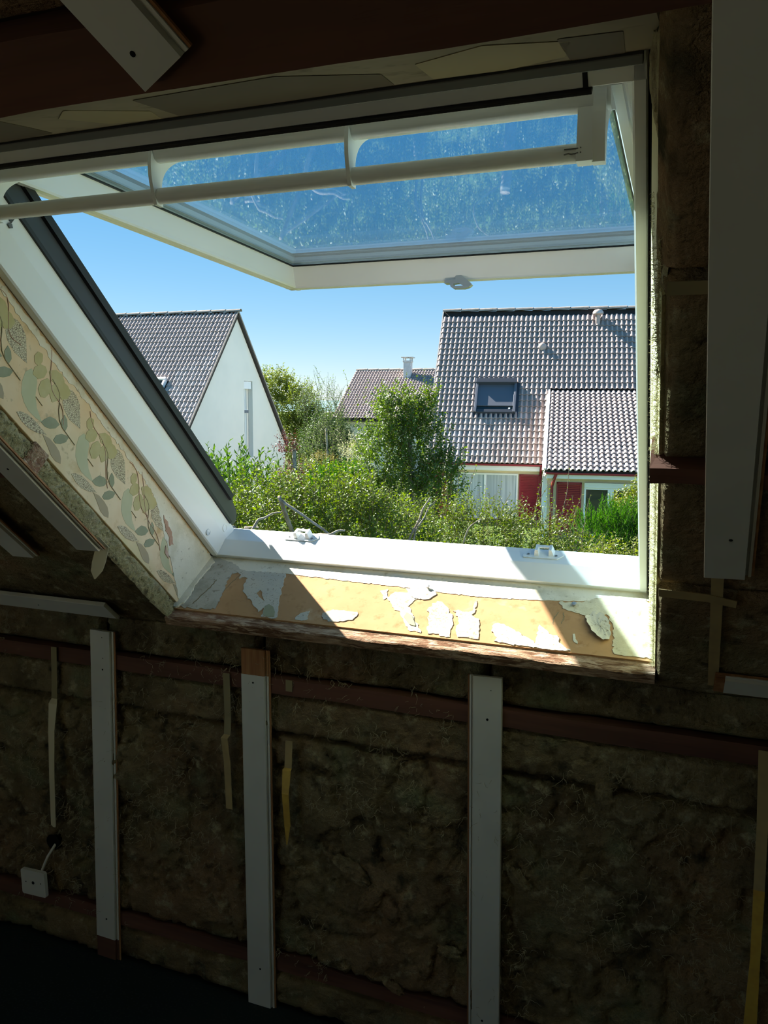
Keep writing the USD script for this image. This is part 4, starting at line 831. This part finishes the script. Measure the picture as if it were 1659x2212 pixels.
# its roof window
rwn = group_part('roof_window', rh, 'closed grey roof window with lowered shutter')
def rb_(a0, a1, b0, b1, c0, c1, r=.006): return put(rbox((a0, b0, c0), (a1, b1, c1), r), R, u, dn, nr)
a0, a1, b0, b1 = sk
obj('flashing', rb_(a0 - .10, a1 + .12, b0 - .10, b1 + .18, .01, .055), M['greyalu2'], rwn)
obj('side_rail', rb_(a0, a0 + .10, b0, b1, .05, .27), M['greyalu'], rwn); obj('side_rail', rb_(a1 - .10, a1, b0, b1, .05, .27), M['greyalu'], rwn)
obj('top_box', rb_(a0, a1, b0 - .02, b0 + .20, .05, .36), M['greyalu2'], rwn)
obj('sill_bar', rb_(a0, a1, b1 - .16, b1, .05, .20), M['greyalu2'], rwn)
obj('shutter_blind', rb_(a0 + .09, a1 - .09, b0 + .1, b1 - .36, .12, .17), M['greyalu'], rwn); obj('pane', rb_(a0 + .09, a1 - .09, b1 - .40, b1 - .10, .08, .12), M['farglass'], rwn)
obj('latch', rb_(a1 - .30, a1 - .22, b1 - .24, b1 - .16, .16, .21), M['frame'], rwn)
for (a, b, s, kind) in ((4.72, 2.15, 1., 0), (7.13, .66, 1., 1)):
    vt = group_part('vent', rh, 'domed tile vent' if not kind else 'mushroom roof vent')
    O = R + u * a + dn * b + nr * .05
    if kind:
        obj('pipe', lathe([(.11, -.1), (.11, .42), (.10, .43)], O + dn * .2, u, np.cross(EZ, u), EZ, 14), tiles_m[1], vt, smooth=40)
        obj('cowl', lathe([(.13, .36), (.24, .40), (.23, .50), (.15, .58), (.03, .61)], O + dn * .2, u, np.cross(EZ, u), EZ, 16), tiles_m[2], vt, smooth=40)
    else:
        obj('hood', [(lambda q: (O + q[0][:, :1] * u * .19 + (q[0][:, 1:2] * .20 + .1) * dn + np.clip(q[0][:, 2:], 0, 1) * nr * .22, q[1]))((np.array(trimesh.creation.icosphere(2).vertices), np.array(trimesh.creation.icosphere(2).faces)))], tiles_m[1], vt, smooth=40)

# ---------------------------------------------------------------- left house
u, n = frame_of(2.5); R = V([-21.38, 35.46, 4.80])
SA_ = math.radians(49.73); dn = V([*(n[:2] * math.cos(SA_)), -math.sin(SA_)]); dnb = V([*(-n[:2] * math.cos(SA_)), -math.sin(SA_)]); nr = np.cross(u, -dn); nr = nr if nr @ n > 0 else -nr
LEN = 8.9; RUN = LEN * math.cos(SA_); ZE = R[2] - LEN * math.sin(SA_)
lh = thing('house', 'house on the left with bare white gable and narrow upright window', 'house', (*R[:2], GZ))
rf = group_part('roof', lh)
obj('roof_deck', quad_solid([R + u * .12, R - u * 11, R - u * 11 + dn * LEN, R + u * .12 + dn * LEN], -nr * .14), M['roofdark'], rf)
nrb = np.cross(u, -dnb); nrb = nrb if nrb[2] > 0 else -nrb
obj('roof_deck', quad_solid([R + u * .12, R - u * 11, R - u * 11 + dnb * LEN, R + u * .12 + dnb * LEN], -nrb * .14), M['roofdark'], rf, label='far slope of the roof')
sk = (-2.95, -2.10, 4.55, 5.60)
cells = []
for j in range(int(LEN / TL)):
    for i in range(48):
        a, b = .10 - (i + 1) * TW, j * TL + .06
        if (sk[0] - .15 < a < sk[1] and sk[2] - .2 < b < sk[3] - .1): continue
        cells.append((a, b))
tile_field(rf, cells, R, u, dn, nr, rng, 300, span=(-7.2, 1), relief=.74)
back = [(a * TW - .11, b * TL + .06) for a in range(0, -3, -1) for b in range(int(LEN / TL))]
tile_field(rf, back, R, u, dnb, nrb, rng, 0)
ridge_tiles(rf, R, u, n, -9.0, .02)
obj('verge', quad_solid([R + u * .10, R + u * .15, R + u * .15 + dn * LEN, R + u * .10 + dn * LEN], nr * .07), M['ridge'], rf)
obj('verge', quad_solid([R + u * .10, R + u * .15, R + u * .15 + dnb * LEN, R + u * .10 + dnb * LEN], nrb * .07), M['ridge'], rf)
wl_ = group_part('wall', lh)
def gw(b0, b1, z0, z1): return sg.box(b0, z0, b1, z1)
gpoly = sg.Polygon([(-RUN + .15, GZ), (RUN - .15, GZ), (RUN - .15, ZE), (0, R[2] - .20), (-RUN + .15, ZE)])
wb0, wb1, wz0, wz1 = -1.64, -.72, -2.55, 1.42
O2 = V([R[0], R[1], 0])
obj('gable', sweep(gpoly.difference(gw(wb0, wb1, wz0, wz1)), O2, n, EZ, u, -.25, 0), M['stucco'], wl_)
obj('gable_lining', sweep(gpoly, O2, n, EZ, u, -.60, -.26), M['stucco'], wl_)
wn = group_part('window', lh, 'tall narrow window in the gable with a white blind box')
obj('blind_box', sweep(gw(wb0 + .12, wb1, wz1 - .40, wz1 - .02), O2, n, EZ, u, -.22, -.02), M['frame'], wn)
obj('frame', [sweep(gw(wb1 - .38, wb1 - .30, wz0, wz1 - .4), O2, n, EZ, u, -.24, -.14), sweep(gw(wb1 - .06, wb1, wz0, wz1 - .4), O2, n, EZ, u, -.24, -.14), sweep(gw(wb1 - .64, wb1, -.24, -.06), O2, n, EZ, u, -.24, -.12)], M['frame'], wn)
obj('frame_bar', sweep(gw(wb1 - .64, wb1, -.22, -.08), O2, n, EZ, u, -.13, -.10), M['greyalu'], wn)
obj('pane', sweep(gw(wb1 - .62, wb1 - .02, wz0, wz1 - .4), O2, n, EZ, u, -.25, -.20), M['curtain'], wn)
rwn = group_part('roof_window', lh, 'small open roof window with pale frame')
def rb_(a0, a1, b0, b1, c0, c1, r=.006): return put(rbox((a0, b0, c0), (a1, b1, c1), r), R, u, dn, nr)
obj('frame', [rb_(sk[0], sk[1], sk[2], sk[2] + .12, .02, .24), rb_(sk[1] - .1, sk[1], sk[2], sk[3], .02, .22), rb_(sk[0], sk[0] + .1, sk[2], sk[3], .02, .22), rb_(sk[0], sk[1], sk[3] - .1, sk[3], .02, .2)], M['frame'], rwn)
obj('pane', rb_(sk[0] + .08, sk[1] - .08, sk[2] + .1, sk[3] - .08, .05, .13), M['farglass'], rwn)

# ---------------------------------------------------------------- far house
u, n = frame_of(3.5); R = V([-23.31, 55.72, 2.89]); SA_ = math.radians(34.2)
dn = V([*(n[:2] * math.cos(SA_)), -math.sin(SA_)]); nr = np.cross(u, -dn); nr = nr if nr @ n > 0 else -nr
LEN = 6.31; RUN = LEN * math.cos(SA_); ZE = R[2] - LEN * math.sin(SA_)
fh = thing('house', 'far house between the two near ones with a grey chimney', 'house', (*R[:2], GZ))
rf = group_part('roof', fh)
obj('roof_deck', quad_solid([R, R + u * 10, R + u * 10 + dn * LEN, R + dn * LEN], -nr * .14), M['roofdark'], rf)
dnb = V([*(-n[:2] * math.cos(SA_)), -math.sin(SA_)])
obj('roof_deck', quad_solid([R, R + u * 10, R + u * 10 + dnb * LEN, R + dnb * LEN], V([0, 0, -.14])), M['roofdark'], rf, label='far slope of the roof')
tile_field(rf, [(i * TW, j * TL + .04) for i in range(38) for j in range(int(LEN / TL))], R, u, dn, nr, rng, 0)
ridge_tiles(rf, R, u, n, 0, 8.5)
wl_ = group_part('wall', fh)
obj('facade', put(rbox((.35, RUN - .75, GZ), (10, RUN - .5, ZE - .02), .004), V([R[0], R[1], 0]), u, n, EZ), M['stucco'], wl_)
obj('gable', sweep([(-RUN + .5, GZ), (RUN - .5, GZ), (RUN - .5, ZE), (0, R[2] - .15), (-RUN + .5, ZE)], V([R[0], R[1], 0]), n, EZ, u, .30, .55), M['stucco'], wl_)
obj('eaves_board', put(rbox((0, RUN - .8, ZE - .16), (10, RUN + .02, ZE - .02), .004), V([R[0], R[1], 0]), u, n, EZ), M['roofdark'], wl_)
ch = group_part('chimney', fh, 'grey rendered chimney with a slab on four short posts')
c0 = V([R[0], R[1], 0]) + u * 4.17 + n * .65
obj('stack', put(rbox((-.27, -.27, R[2] - 1.4), (.27, .27, R[2] + .62), .01), c0, u, n, EZ), M['cement'], ch)
obj('neck', put(rbox((-.31, -.31, R[2] + .55), (.31, .31, R[2] + .66), .01), c0, u, n, EZ), M['cement'], ch)
for a in (-.25, .25):
    for b in (-.25, .25): obj('post', put(rbox((a - .035, b - .035, R[2] + .66), (a + .035, b + .035, R[2] + .86), .004), c0, u, n, EZ), M['cement'], ch)
obj('cap_slab', put(rbox((-.42, -.42, R[2] + .86), (.42, .42, R[2] + .92), .01), c0, u, n, EZ), M['cement'], ch)

# ---------------------------------------------------------------- plants
M['bark'] = mat('grey_bark', (.30, .26, .21), .9, .15, [(20, 4, .4, .65, (.40, .36, .30)), (8, 3, .5, .7, (.15, .12, .09))], bump=(60, .6, .01))
M['twig'] = mat('twig_bark', (.19, .15, .10), .85, .2)
def ramp4(a, b, c, d): return [(0, a), (.45, b), (.8, c), (1, d)]
M['fruit'] = leafmat('fruit_leaf', ramp4((.13, .19, .018), (.25, .30, .03), (.42, .40, .04), (.58, .44, .05)), .36, .42, .5)
M['pear'] = leafmat('pear_leaf', ramp4((.11, .18, .02), (.18, .26, .03), (.27, .32, .04), (.42, .34, .05)), .32, .38, .55)
M['laurel'] = leafmat('laurel_leaf', ramp4((.07, .14, .02), (.12, .205, .03), (.18, .255, .04), (.27, .30, .05)), .32, .34, .6)
M['hedgeleaf'] = leafmat('hedge_leaf', ramp4((.13, .185, .022), (.24, .275, .036), (.36, .35, .05), (.50, .40, .06)), .36, .42, .5)
M['yellowleaf'] = leafmat('yellow_leaf', ramp4((.16, .20, .03), (.26, .29, .035), (.36, .34, .04), (.45, .37, .05)), .35, .4, .5)
M['brightleaf'] = leafmat('bright_needle', ramp4((.06, .16, .02), (.10, .23, .03), (.16, .29, .04), (.24, .32, .05)), .4, .45, .4)
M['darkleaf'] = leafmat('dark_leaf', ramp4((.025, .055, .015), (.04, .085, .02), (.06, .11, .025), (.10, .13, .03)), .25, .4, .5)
M['wispleaf'] = leafmat('wispy_leaf', ramp4((.13, .19, .055), (.18, .24, .07), (.24, .28, .09), (.30, .30, .10)), .4, .45, .4)
M['redleaf'] = leafmat('red_leaf', ramp4((.10, .035, .03), (.15, .05, .04), (.20, .08, .05), (.16, .12, .05)), .3, .4, .4)
M['paleleaf'] = leafmat('pale_plume', ramp4((.40, .40, .24), (.46, .46, .30), (.36, .40, .20), (.5, .48, .34)), .4, .6, .3)
LEAFV = V([[0, 0, 0], [.45, .5, .10], [.45, -.5, .10], [1., 0, -.06], [.48, 0, 0]]); LEAFF = V([[0, 4, 1], [4, 3, 1], [0, 2, 4], [4, 2, 3]])
def unit(v): return v / np.maximum(np.linalg.norm(v, axis=-1, keepdims=True), 1e-9)
def leaves(P, D, Nn, L, W):
    """leaf blades from points P along D with face normals Nn"""
    D = unit(D); S = unit(np.cross(Nn, D)); Z = np.cross(D, S); n_ = len(P)
    v = P[:, None] + LEAFV[None, :, :1] * (D * L[:, None])[:, None] + LEAFV[None, :, 1:2] * (S * W[:, None])[:, None] + LEAFV[None, :, 2:] * (Z * L[:, None])[:, None]
    f = (LEAFF[None] + 5 * np.arange(n_)[:, None, None]).reshape(-1, 3)
    return v.reshape(-1, 3), f.astype(int)
def shoot_set(base, d, L, nl, ll, lw, r, droop=.35, radius=.003, spread=.75):
    """stems with leaves alternating up them; returns stem curves and leaf arrays"""
    m = 5; d = unit(d); pts = [base]; p, q = base.copy(), d.copy()
    for s in range(m - 1):
        p = p + q * (L / (m - 1))[:, None]; q = unit(q + r.normal(0, .10, q.shape) + V([0, 0, .06])); pts.append(p)
    C = np.stack(pts, 1)
    t = (np.arange(nl) + .6) / nl
    k = t * (m - 1); i0 = np.minimum(k.astype(int), m - 2); fr_ = (k - i0)[None, :, None]
    P = C[:, i0] * (1 - fr_) + C[:, i0 + 1] * fr_; T = unit(C[:, i0 + 1] - C[:, i0])
    ph = r.uniform(0, 6.28, (len(base), 1)) + 2.4 * np.arange(nl)[None]
    a = unit(np.cross(T, V([.3, .2, 1.]))); b = np.cross(T, a)
    rad = np.cos(ph)[..., None] * a + np.sin(ph)[..., None] * b
    D = unit(rad * spread + T * .7 + r.normal(0, .18, rad.shape) - V([0, 0, droop]))
    Nn = unit(T * .55 + V([0, 0, .6]) + r.normal(0, .45, rad.shape))
    sz = (1 - .35 * t)[None] * r.uniform(.65, 1.2, (len(base), nl))
    return C, P.reshape(-1, 3), D.reshape(-1, 3), Nn.reshape(-1, 3), (sz * ll).ravel(), (sz * lw).ravel()
def limb(tr, r):
    from scipy.interpolate import PchipInterpolator
    T_ = V(tr); k = np.arange(len(T_)); x = np.linspace(0, len(T_) - 1, 8 * len(T_)); P_ = PchipInterpolator(k, T_)(x)
    P_[:, :3] += .03 * np.stack([meshkit.noise(np.c_[x * 2.1, x * 0 + j, x * 0 + len(T_)], int(100 * abs(T_[0, 0]))) - .5 for j in range(3)], 1) * np.clip(x, 0, 1)[:, None]
    return P_[:, :3], P_[:, 3] * .55
def plant(name, label, cat, blobs, nshoot, Lr, nl, ll, lw, leaf, seed, trunks=(), up=.8, out=.8, inner=.35, extra=(), stems=True, droop=.35, group=None, spread=.75, single=0):
    """blobs: (x, y, z, rx, ry, rz) ellipsoids of crown; trunks: lists of (x, y, z, radius); extra: (x, y, z, length) tall single shoots"""
    r = np.random.default_rng(seed); Bm = np.array(blobs, float)
    c = Bm[:, :3].mean(0); t = thing(name, label, cat, (c[0], c[1], GZ), group)
    if trunks: obj('trunk', tube(V(trunks[0])[:, :3], V(trunks[0])[:, 3], 9), M['bark'], t, smooth=50)
    for tr in trunks[1:]: obj('branch', tube(*limb(tr, r), 7), M['bark'], t, smooth=50)
    w = Bm[:, 3] * Bm[:, 4] + Bm[:, 3] * Bm[:, 5]; k = r.choice(len(Bm), nshoot, p=w / w.sum())
    q = unit(r.normal(0, 1, (nshoot, 3))); q[:, 2] = np.where(q[:, 2] < -.5, -q[:, 2], q[:, 2])
    rr = r.uniform(inner, 1, nshoot) ** .6
    lump = .75 + .5 * meshkit.noise(np.c_[q * 2.2 + k[:, None] * 3.], seed)
    base = Bm[k, :3] + q * (rr * lump)[:, None] * Bm[k, 3:6]
    d = q * out + V([0, 0, up]) + r.normal(0, .35, q.shape); L = r.uniform(*Lr, nshoot)
    base = base - unit(d) * (L * .5)[:, None]
    if len(extra):
        e = np.array(extra, float); base = np.vstack([base, e[:, :3]]); d = np.vstack([d, np.c_[r.normal(0, .12, (len(e), 2)), np.ones(len(e))]]); L = np.r_[L, e[:, 3]]
    C, P, D, Nn, ls, ws = shoot_set(base, d, L, nl, ll, lw, r, droop, spread=spread)
    if single:
        near = np.argsort((P ** 2).sum(1) - 3 * P[:, 2])[:single]; far = np.ones(len(P), bool); far[near] = False
        for i in near: obj('leaf', leaves(P[i:i + 1], D[i:i + 1], Nn[i:i + 1], ls[i:i + 1], ws[i:i + 1]), leaf, t)
        P, D, Nn, ls, ws = P[far], D[far], Nn[far], ls[far], ws[far]
    obj('foliage', leaves(P, D, Nn, ls, ws), leaf, t, kind='stuff')
    if stems:
        m = C.shape[1]; wd = np.tile(np.linspace(1, .4, m), len(C)) * np.repeat(np.clip(L * .014, .003, .010), m)
        curves('twigs', C.reshape(-1, 3), np.full(len(C), m), wd, M['twig'], t, kind='stuff')
    return t
M['darkgreen'] = leafmat('dark_green_leaf', ramp4((.05, .085, .02), (.08, .12, .025), (.13, .16, .03), (.22, .20, .04)), .3, .45, .4)
def stalk(x, y, z0, z1, r0=.09, r1=.05, bend=.15, k=0):
    t_ = np.linspace(0, 1, 6); return [(x + bend * math.sin(2.2 * s + k), y + bend * .6 * math.cos(1.7 * s + k), z0 + (z1 - z0) * s, r0 + (r1 - r0) * s) for s in t_]
plant('laurel_shrub', 'glossy green laurel with upright lance leaf shoots against the white gable', 'shrub', [(-4.72, 7.6, -1.12, .72, .7, .60), (-5.3, 7.4, -2.6, .9, .8, 1.1), (-4.5, 7.9, -2.6, .9, .8, 1.2)], 900, (.25, .5), 13, .10, .036, M['laurel'], 31, single=300, trunks=
      [stalk(-4.8, 7.6, GZ, -1.2)], up=1.3, extra=[(-4.93, 7.6, -.78, .40), (-4.62, 7.7, -.80, .50), (-4.68, 7.72, -.80, .44), (-4.54, 7.65, -.82, .42), (-4.50, 7.9, -1.05, .36), (-4.38, 7.9, -1.05, .30), (-4.98, 7.62, -1.05, .3)], spread=.5, droop=.0)
plant('fruit_tree', 'wide yellow-green fruit tree with bare lichen-grey branches above the sill', 'tree', [(-3.55, 6.35, -1.02, .60, .55, .42), (-3.15, 6.75, -.92, .62, .55, .40), (-2.78, 6.85, -1.10, .52, .5, .38), (-3.85, 6.2, -1.35, .55, .5, .45), (-3.3, 6.4, -1.6, 1.0, .6, .5), (-2.7, 6.5, -1.6, .65, .5, .5), (-3.25, 6.3, -2.3, 1.0, .6, .7)], 2300, (.18, .40), 13, .050, .030, M['fruit'], 32, single=300, trunks=
      [stalk(-3.1, 6.6, GZ, -1.9, .13, .09, .1), [(-3.1, 6.6, -2., .06), (-3.46, 5.62, -.98, .035), (-3.28, 5.60, -1.04, .026), (-3.22, 5.64, -.90, .02), (-3.05, 5.72, -.84, .012)], [(-3.0, 6.5, -2., .06), (-2.86, 5.7, -1.12, .03), (-2.70, 5.69, -.99, .024), (-2.50, 5.77, -.97, .014)],
       [(-3.1, 6.6, -1.9, .05), (-3.14, 5.85, -.74, .028), (-3.0, 5.88, -.84, .022), (-2.75, 5.89, -1.0, .02), (-2.62, 5.95, -1.06, .012)], [(-3.4, 5.9, -1.5, .03), (-3.3, 5.7, -1.1, .025), (-3.34, 5.66, -.98, .02), (-3.2, 5.6, -.97, .012)]],
      extra=[(-3.3, 6.5, -.72, .36), (-3.08, 6.7, -.70, .36), (-2.85, 6.8, -.85, .40), (-3.5, 6.3, -.80, .34), (-3.72, 6.2, -.85, .36), (-3.2, 6.6, -.72, .34)])
plant('pear_tree', 'tall dense pear tree with shiny leaves in front of the far house', 'tree', [(-3.72, 10.4, -.12, .42, .42, .42), (-3.50, 10.5, -.45, .48, .45, .48), (-3.85, 10.2, -.55, .48, .45, .48), (-3.62, 10.3, -1.2, .60, .55, .6), (-3.7, 10.3, -2.2, .9, .8, .8), (-3.42, 10.6, .02, .26, .26, .34), (-3.15, 10.6, -1.0, .40, .4, .5), (-4.05, 10.2, -1.3, .4, .4, .5)], 1900, (.2, .42), 13, .060, .038, M['pear'], 33, single=300, trunks=
      [stalk(-3.65, 10.35, GZ, -.4, .11, .03), [(-3.7, 10.3, -1.6, .03), (-3.95, 10.1, -1.0, .02), (-4.12, 10., -.55, .012), (-4.28, 10.0, -.2, .008)]],
      extra=[(-4.34, 10.09, .14, .40), (-4.12, 10.1, .05, .36), (-3.66, 10.4, .18, .34), (-3.42, 10.6, .22, .36), (-3.26, 10.6, .12, .34), (-4.22, 10.05, -.25, .45), (-3.2, 10.6, -.35, .35), (-3.05, 10.6, -.5, .4)], up=.9)
plant('fruit_bush', 'low sprawling bush with tall thin leafy shoots before the red shutters', 'bush', [(-2.58, 8.385, -1.344, 0.541, 0.52, 0.416), (-2.064, 8.6, -1.344, 0.572, 0.52, 0.395), (-1.526, 8.492, -1.397, 0.541, 0.52, 0.374), (-1.097, 8.277, -1.559, 0.416, 0.416, 0.374), (-2.15, 8.385, -1.935, 1.04, 0.728, 0.52), (-1.29, 8.277, -2.042, 0.832, 0.624, 0.52), (-2.15, 8.385, -2.902, 1.144, 0.832, 0.78), (-1.29, 8.277, -2.902, 0.832, 0.728, 0.728)], 2300, (.16, .40), 12, .048, .029, M['hedgeleaf'], 34, single=300, trunks=
      [stalk(-1.9, 7.9, GZ, -1.6), [(-2.3, 7.0, -2.0, .03), (-2.31, 6.75, -1.25, .022), (-2.21, 6.78, -.97, .017), (-2.14, 6.87, -.78, .010)], [(-2.3, 6.9, -1.5, .02), (-2.24, 6.75, -1.10, .016), (-2.15, 6.77, -.93, .012), (-2.10, 6.88, -.82, .008)], [(-1.6, 7.5, -1.6, .02), (-1.9, 7.2, -1.25, .014), (-1.75, 7.2, -1.0, .008)]],
      extra=[(-1.204, 8.514, -1.236, 0.795), (-1.247, 8.492, -1.29, 0.591), (-1.441, 8.482, -1.236, 0.666), (-1.505, 8.492, -1.29, 0.645), (-2.44, 8.579, -1.183, 0.623), (-2.257, 8.632, -1.183, 0.602), (-2.365, 8.6, -1.183, 0.537), (-0.924, 8.17, -1.344, 0.537), (-1.053, 8.17, -1.344, 0.537), (-1.129, 8.17, -1.29, 0.484), (-1.881, 8.492, -1.236, 0.484), (-2.042, 8.492, -1.236, 0.43), (-1.365, 8.385, -1.29, 0.537), (-0.989, 8.277, -1.29, 0.451)])
plant('broom_shrub', 'bright green fine-leaved shrub before the white glass door', 'shrub', [(-1.02, 12.9, -2.05, .62, .6, .55), (-.62, 13.1, -1.95, .55, .6, .5), (-.8, 13., -3.0, 1.1, .9, .9)], 1300, (.25, .5), 22, .085, .016, M['brightleaf'], 35, [stalk(-.8, 13., GZ, -2.)], up=1.6, droop=-.4, spread=.35)
plant('golden_shrub', 'golden yellow-green shrub standing highest against the dark panes', 'shrub', [(-.80, 15.6, -1.80, .47, .45, .38), (-.50, 15.6, -1.69, .50, .45, .45), (-.6, 15.6, -3.0, .9, .7, 1.0)], 800, (.2, .4), 12, .085, .045, M['yellowleaf'], 36, [stalk(-.6, 15.6, GZ, -1.8)], up=1.)
plant('privet_bush', 'small-leaved bush low in the window beside the right frame', 'bush', [(-.53, 6.3, -1.29, .26, .27, .26), (-.27, 6.3, -1.25, .27, .27, .26), (-.38, 6.3, -2.3, .5, .45, .9)], 1000, (.12, .26), 13, .042, .023, M['yellowleaf'], 37, [stalk(-.38, 6.3, GZ, -1.3)])
plant('dry_shrub', 'dry grey-brown twiggy shrub under the red louvred shutter', 'shrub', [(-1.22, 10.2, -2.0, .45, .4, .42), (-1.2, 10.2, -3., .7, .6, .9)], 300, (.25, .5), 8, .045, .02, leafmat('dry_leaf', ramp4((.16, .13, .085), (.22, .18, .12), (.28, .24, .16), (.18, .17, .08)), .2, .6, .3), 38, [stalk(-1.2, 10.2, GZ, -2.)], up=.5)
plant('beech_tree', 'yellowing round tree behind the white gable', 'tree', [(-24.0, 46.5, -.1, 2.0, 1.8, 1.8), (-25.4, 46.9, 1.2, 1.7, 1.6, 1.3), (-22.6, 46.5, -1.4, 1.7, 1.6, 1.7), (-23.8, 46.4, -2.4, 2.6, 2.2, 2.0)], 1900, (.5, 1.0), 12, .19, .12, M['yellowleaf'], 39, [stalk(-24, 46.5, GZ, -.3, .2, .1)], stems=False)
plant('dark_tree', 'dark green shady tree between the white gable and the far house', 'tree', [(-12.0, 26.2, -.95, .9, .9, .85), (-12.6, 26.3, -1.5, .9, .9, .9), (-11.4, 26.2, -1.5, .8, .8, .8), (-12., 26.2, -2.9, 1.4, 1.2, 1.4)], 1800, (.3, .6), 12, .10, .06, M['darkgreen'], 40, [stalk(-12., 26.2, GZ, -1.)], stems=False)
plant('birch_tree', 'thin feathery tree with airy branches against the sky', 'tree', [(-11.0, 23.5, .35, .55, .5, .75), (-11.5, 23.4, .15, .5, .5, .6), (-10.5, 23.6, .05, .45, .5, .55), (-11.0, 23.5, -1.2, .9, .8, .9)], 210, (.6, 1.1), 15, .085, .030, M['wispleaf'], 41, [stalk(-11., 23.5, GZ, -.6, .08, .03)], up=1.4, out=.6)
plant('meadow_clump', 'soft bright green grassy clump beyond the fruit tree', 'grass clump', [(-6.75, 15.6, -1.75, .55, .5, .50), (-7.3, 15.9, -1.8, .5, .5, .45), (-6.4, 15.5, -2.0, .5, .5, .5), (-6.8, 15.7, -3., 1.2, .9, 1.1)], 1500, (.3, .6), 16, .16, .016, M['brightleaf'], 42, up=2.0, droop=-.6, spread=.3, stems=False)
plant('round_bush', 'small rounded golden bush beyond the grassy clump', 'bush', [(-9.7, 20.6, -1.54, .57, .55, .36), (-9.65, 20.6, -2.8, .8, .7, 1.2)], 420, (.12, .25), 12, .05, .025, leafmat('golden_leaf', ramp4((.20, .17, .04), (.30, .25, .06), (.36, .28, .08), (.3, .26, .07)), .3, .5, .4), 43, [stalk(-9.7, 20.6, GZ, -1.7, .05, .03)], stems=False)
plant('plum_shrub', 'dark red-leaved shrub at the foot of the white gable', 'shrub', [(-9.3, 17.8, -.95, .32, .3, .36), (-9.2, 17.8, -2.3, .6, .5, 1.2)], 260, (.2, .4), 12, .07, .04, M['redleaf'], 44, [stalk(-9.25, 17.8, GZ, -1.)], stems=False)
plant('pampas_grass', 'pale feathery grass plume near the far house wall', 'grass clump', [(-8.1, 19.3, -1.05, .5, .4, .30), (-8.1, 19.3, -2.4, .6, .5, 1.2)], 260, (.3, .6), 12, .10, .02, M['paleleaf'], 45, up=1.8, stems=False, spread=.4)
plant('yew_hedge', 'dark shaded hedge behind the pear tree beside the red gutter', 'hedge', [(-6.05, 18.2, -1.55, .55, .5, .8), (-5.6, 18.3, -2.4, .9, .7, 1.2), (-6.6, 18.2, -2.7, .9, .7, 1.2)], 800, (.2, .4), 13, .075, .035, M['darkleaf'], 46, [stalk(-6., 18.2, GZ, -1.7)], stems=False)
plant('garden_shrub', 'dark green shrub in the shade between the fruit tree and the pear tree', 'shrub', [(-5.82, 13.4, -2.34, .8, .7, .6), (-5.1, 13.2, -2.6, .8, .7, .7), (-6.6, 13.5, -2.7, .9, .7, .7), (-5.9, 13.4, -3.5, 1.5, .8, 1.1)], 1400, (.2, .4), 12, .065, .038, M['pear'], 47, [stalk(-5.9, 13.4, GZ, -2.4)])
plant('garden_hedge', 'long clipped hedge along the lawn in front of the right house', 'hedge', [(-3.2, 17.0, -3.6, 1.1, .6, 1.0), (-2.2, 17.1, -3.5, .9, .6, 1.0), (-4.4, 16.9, -3.6, 1.0, .6, 1.0)], 800, (.2, .4), 12, .07, .04, M['darkleaf'], 48, [stalk(-3.2, 17.0, GZ, -3.4, .05, .03)], stems=False)
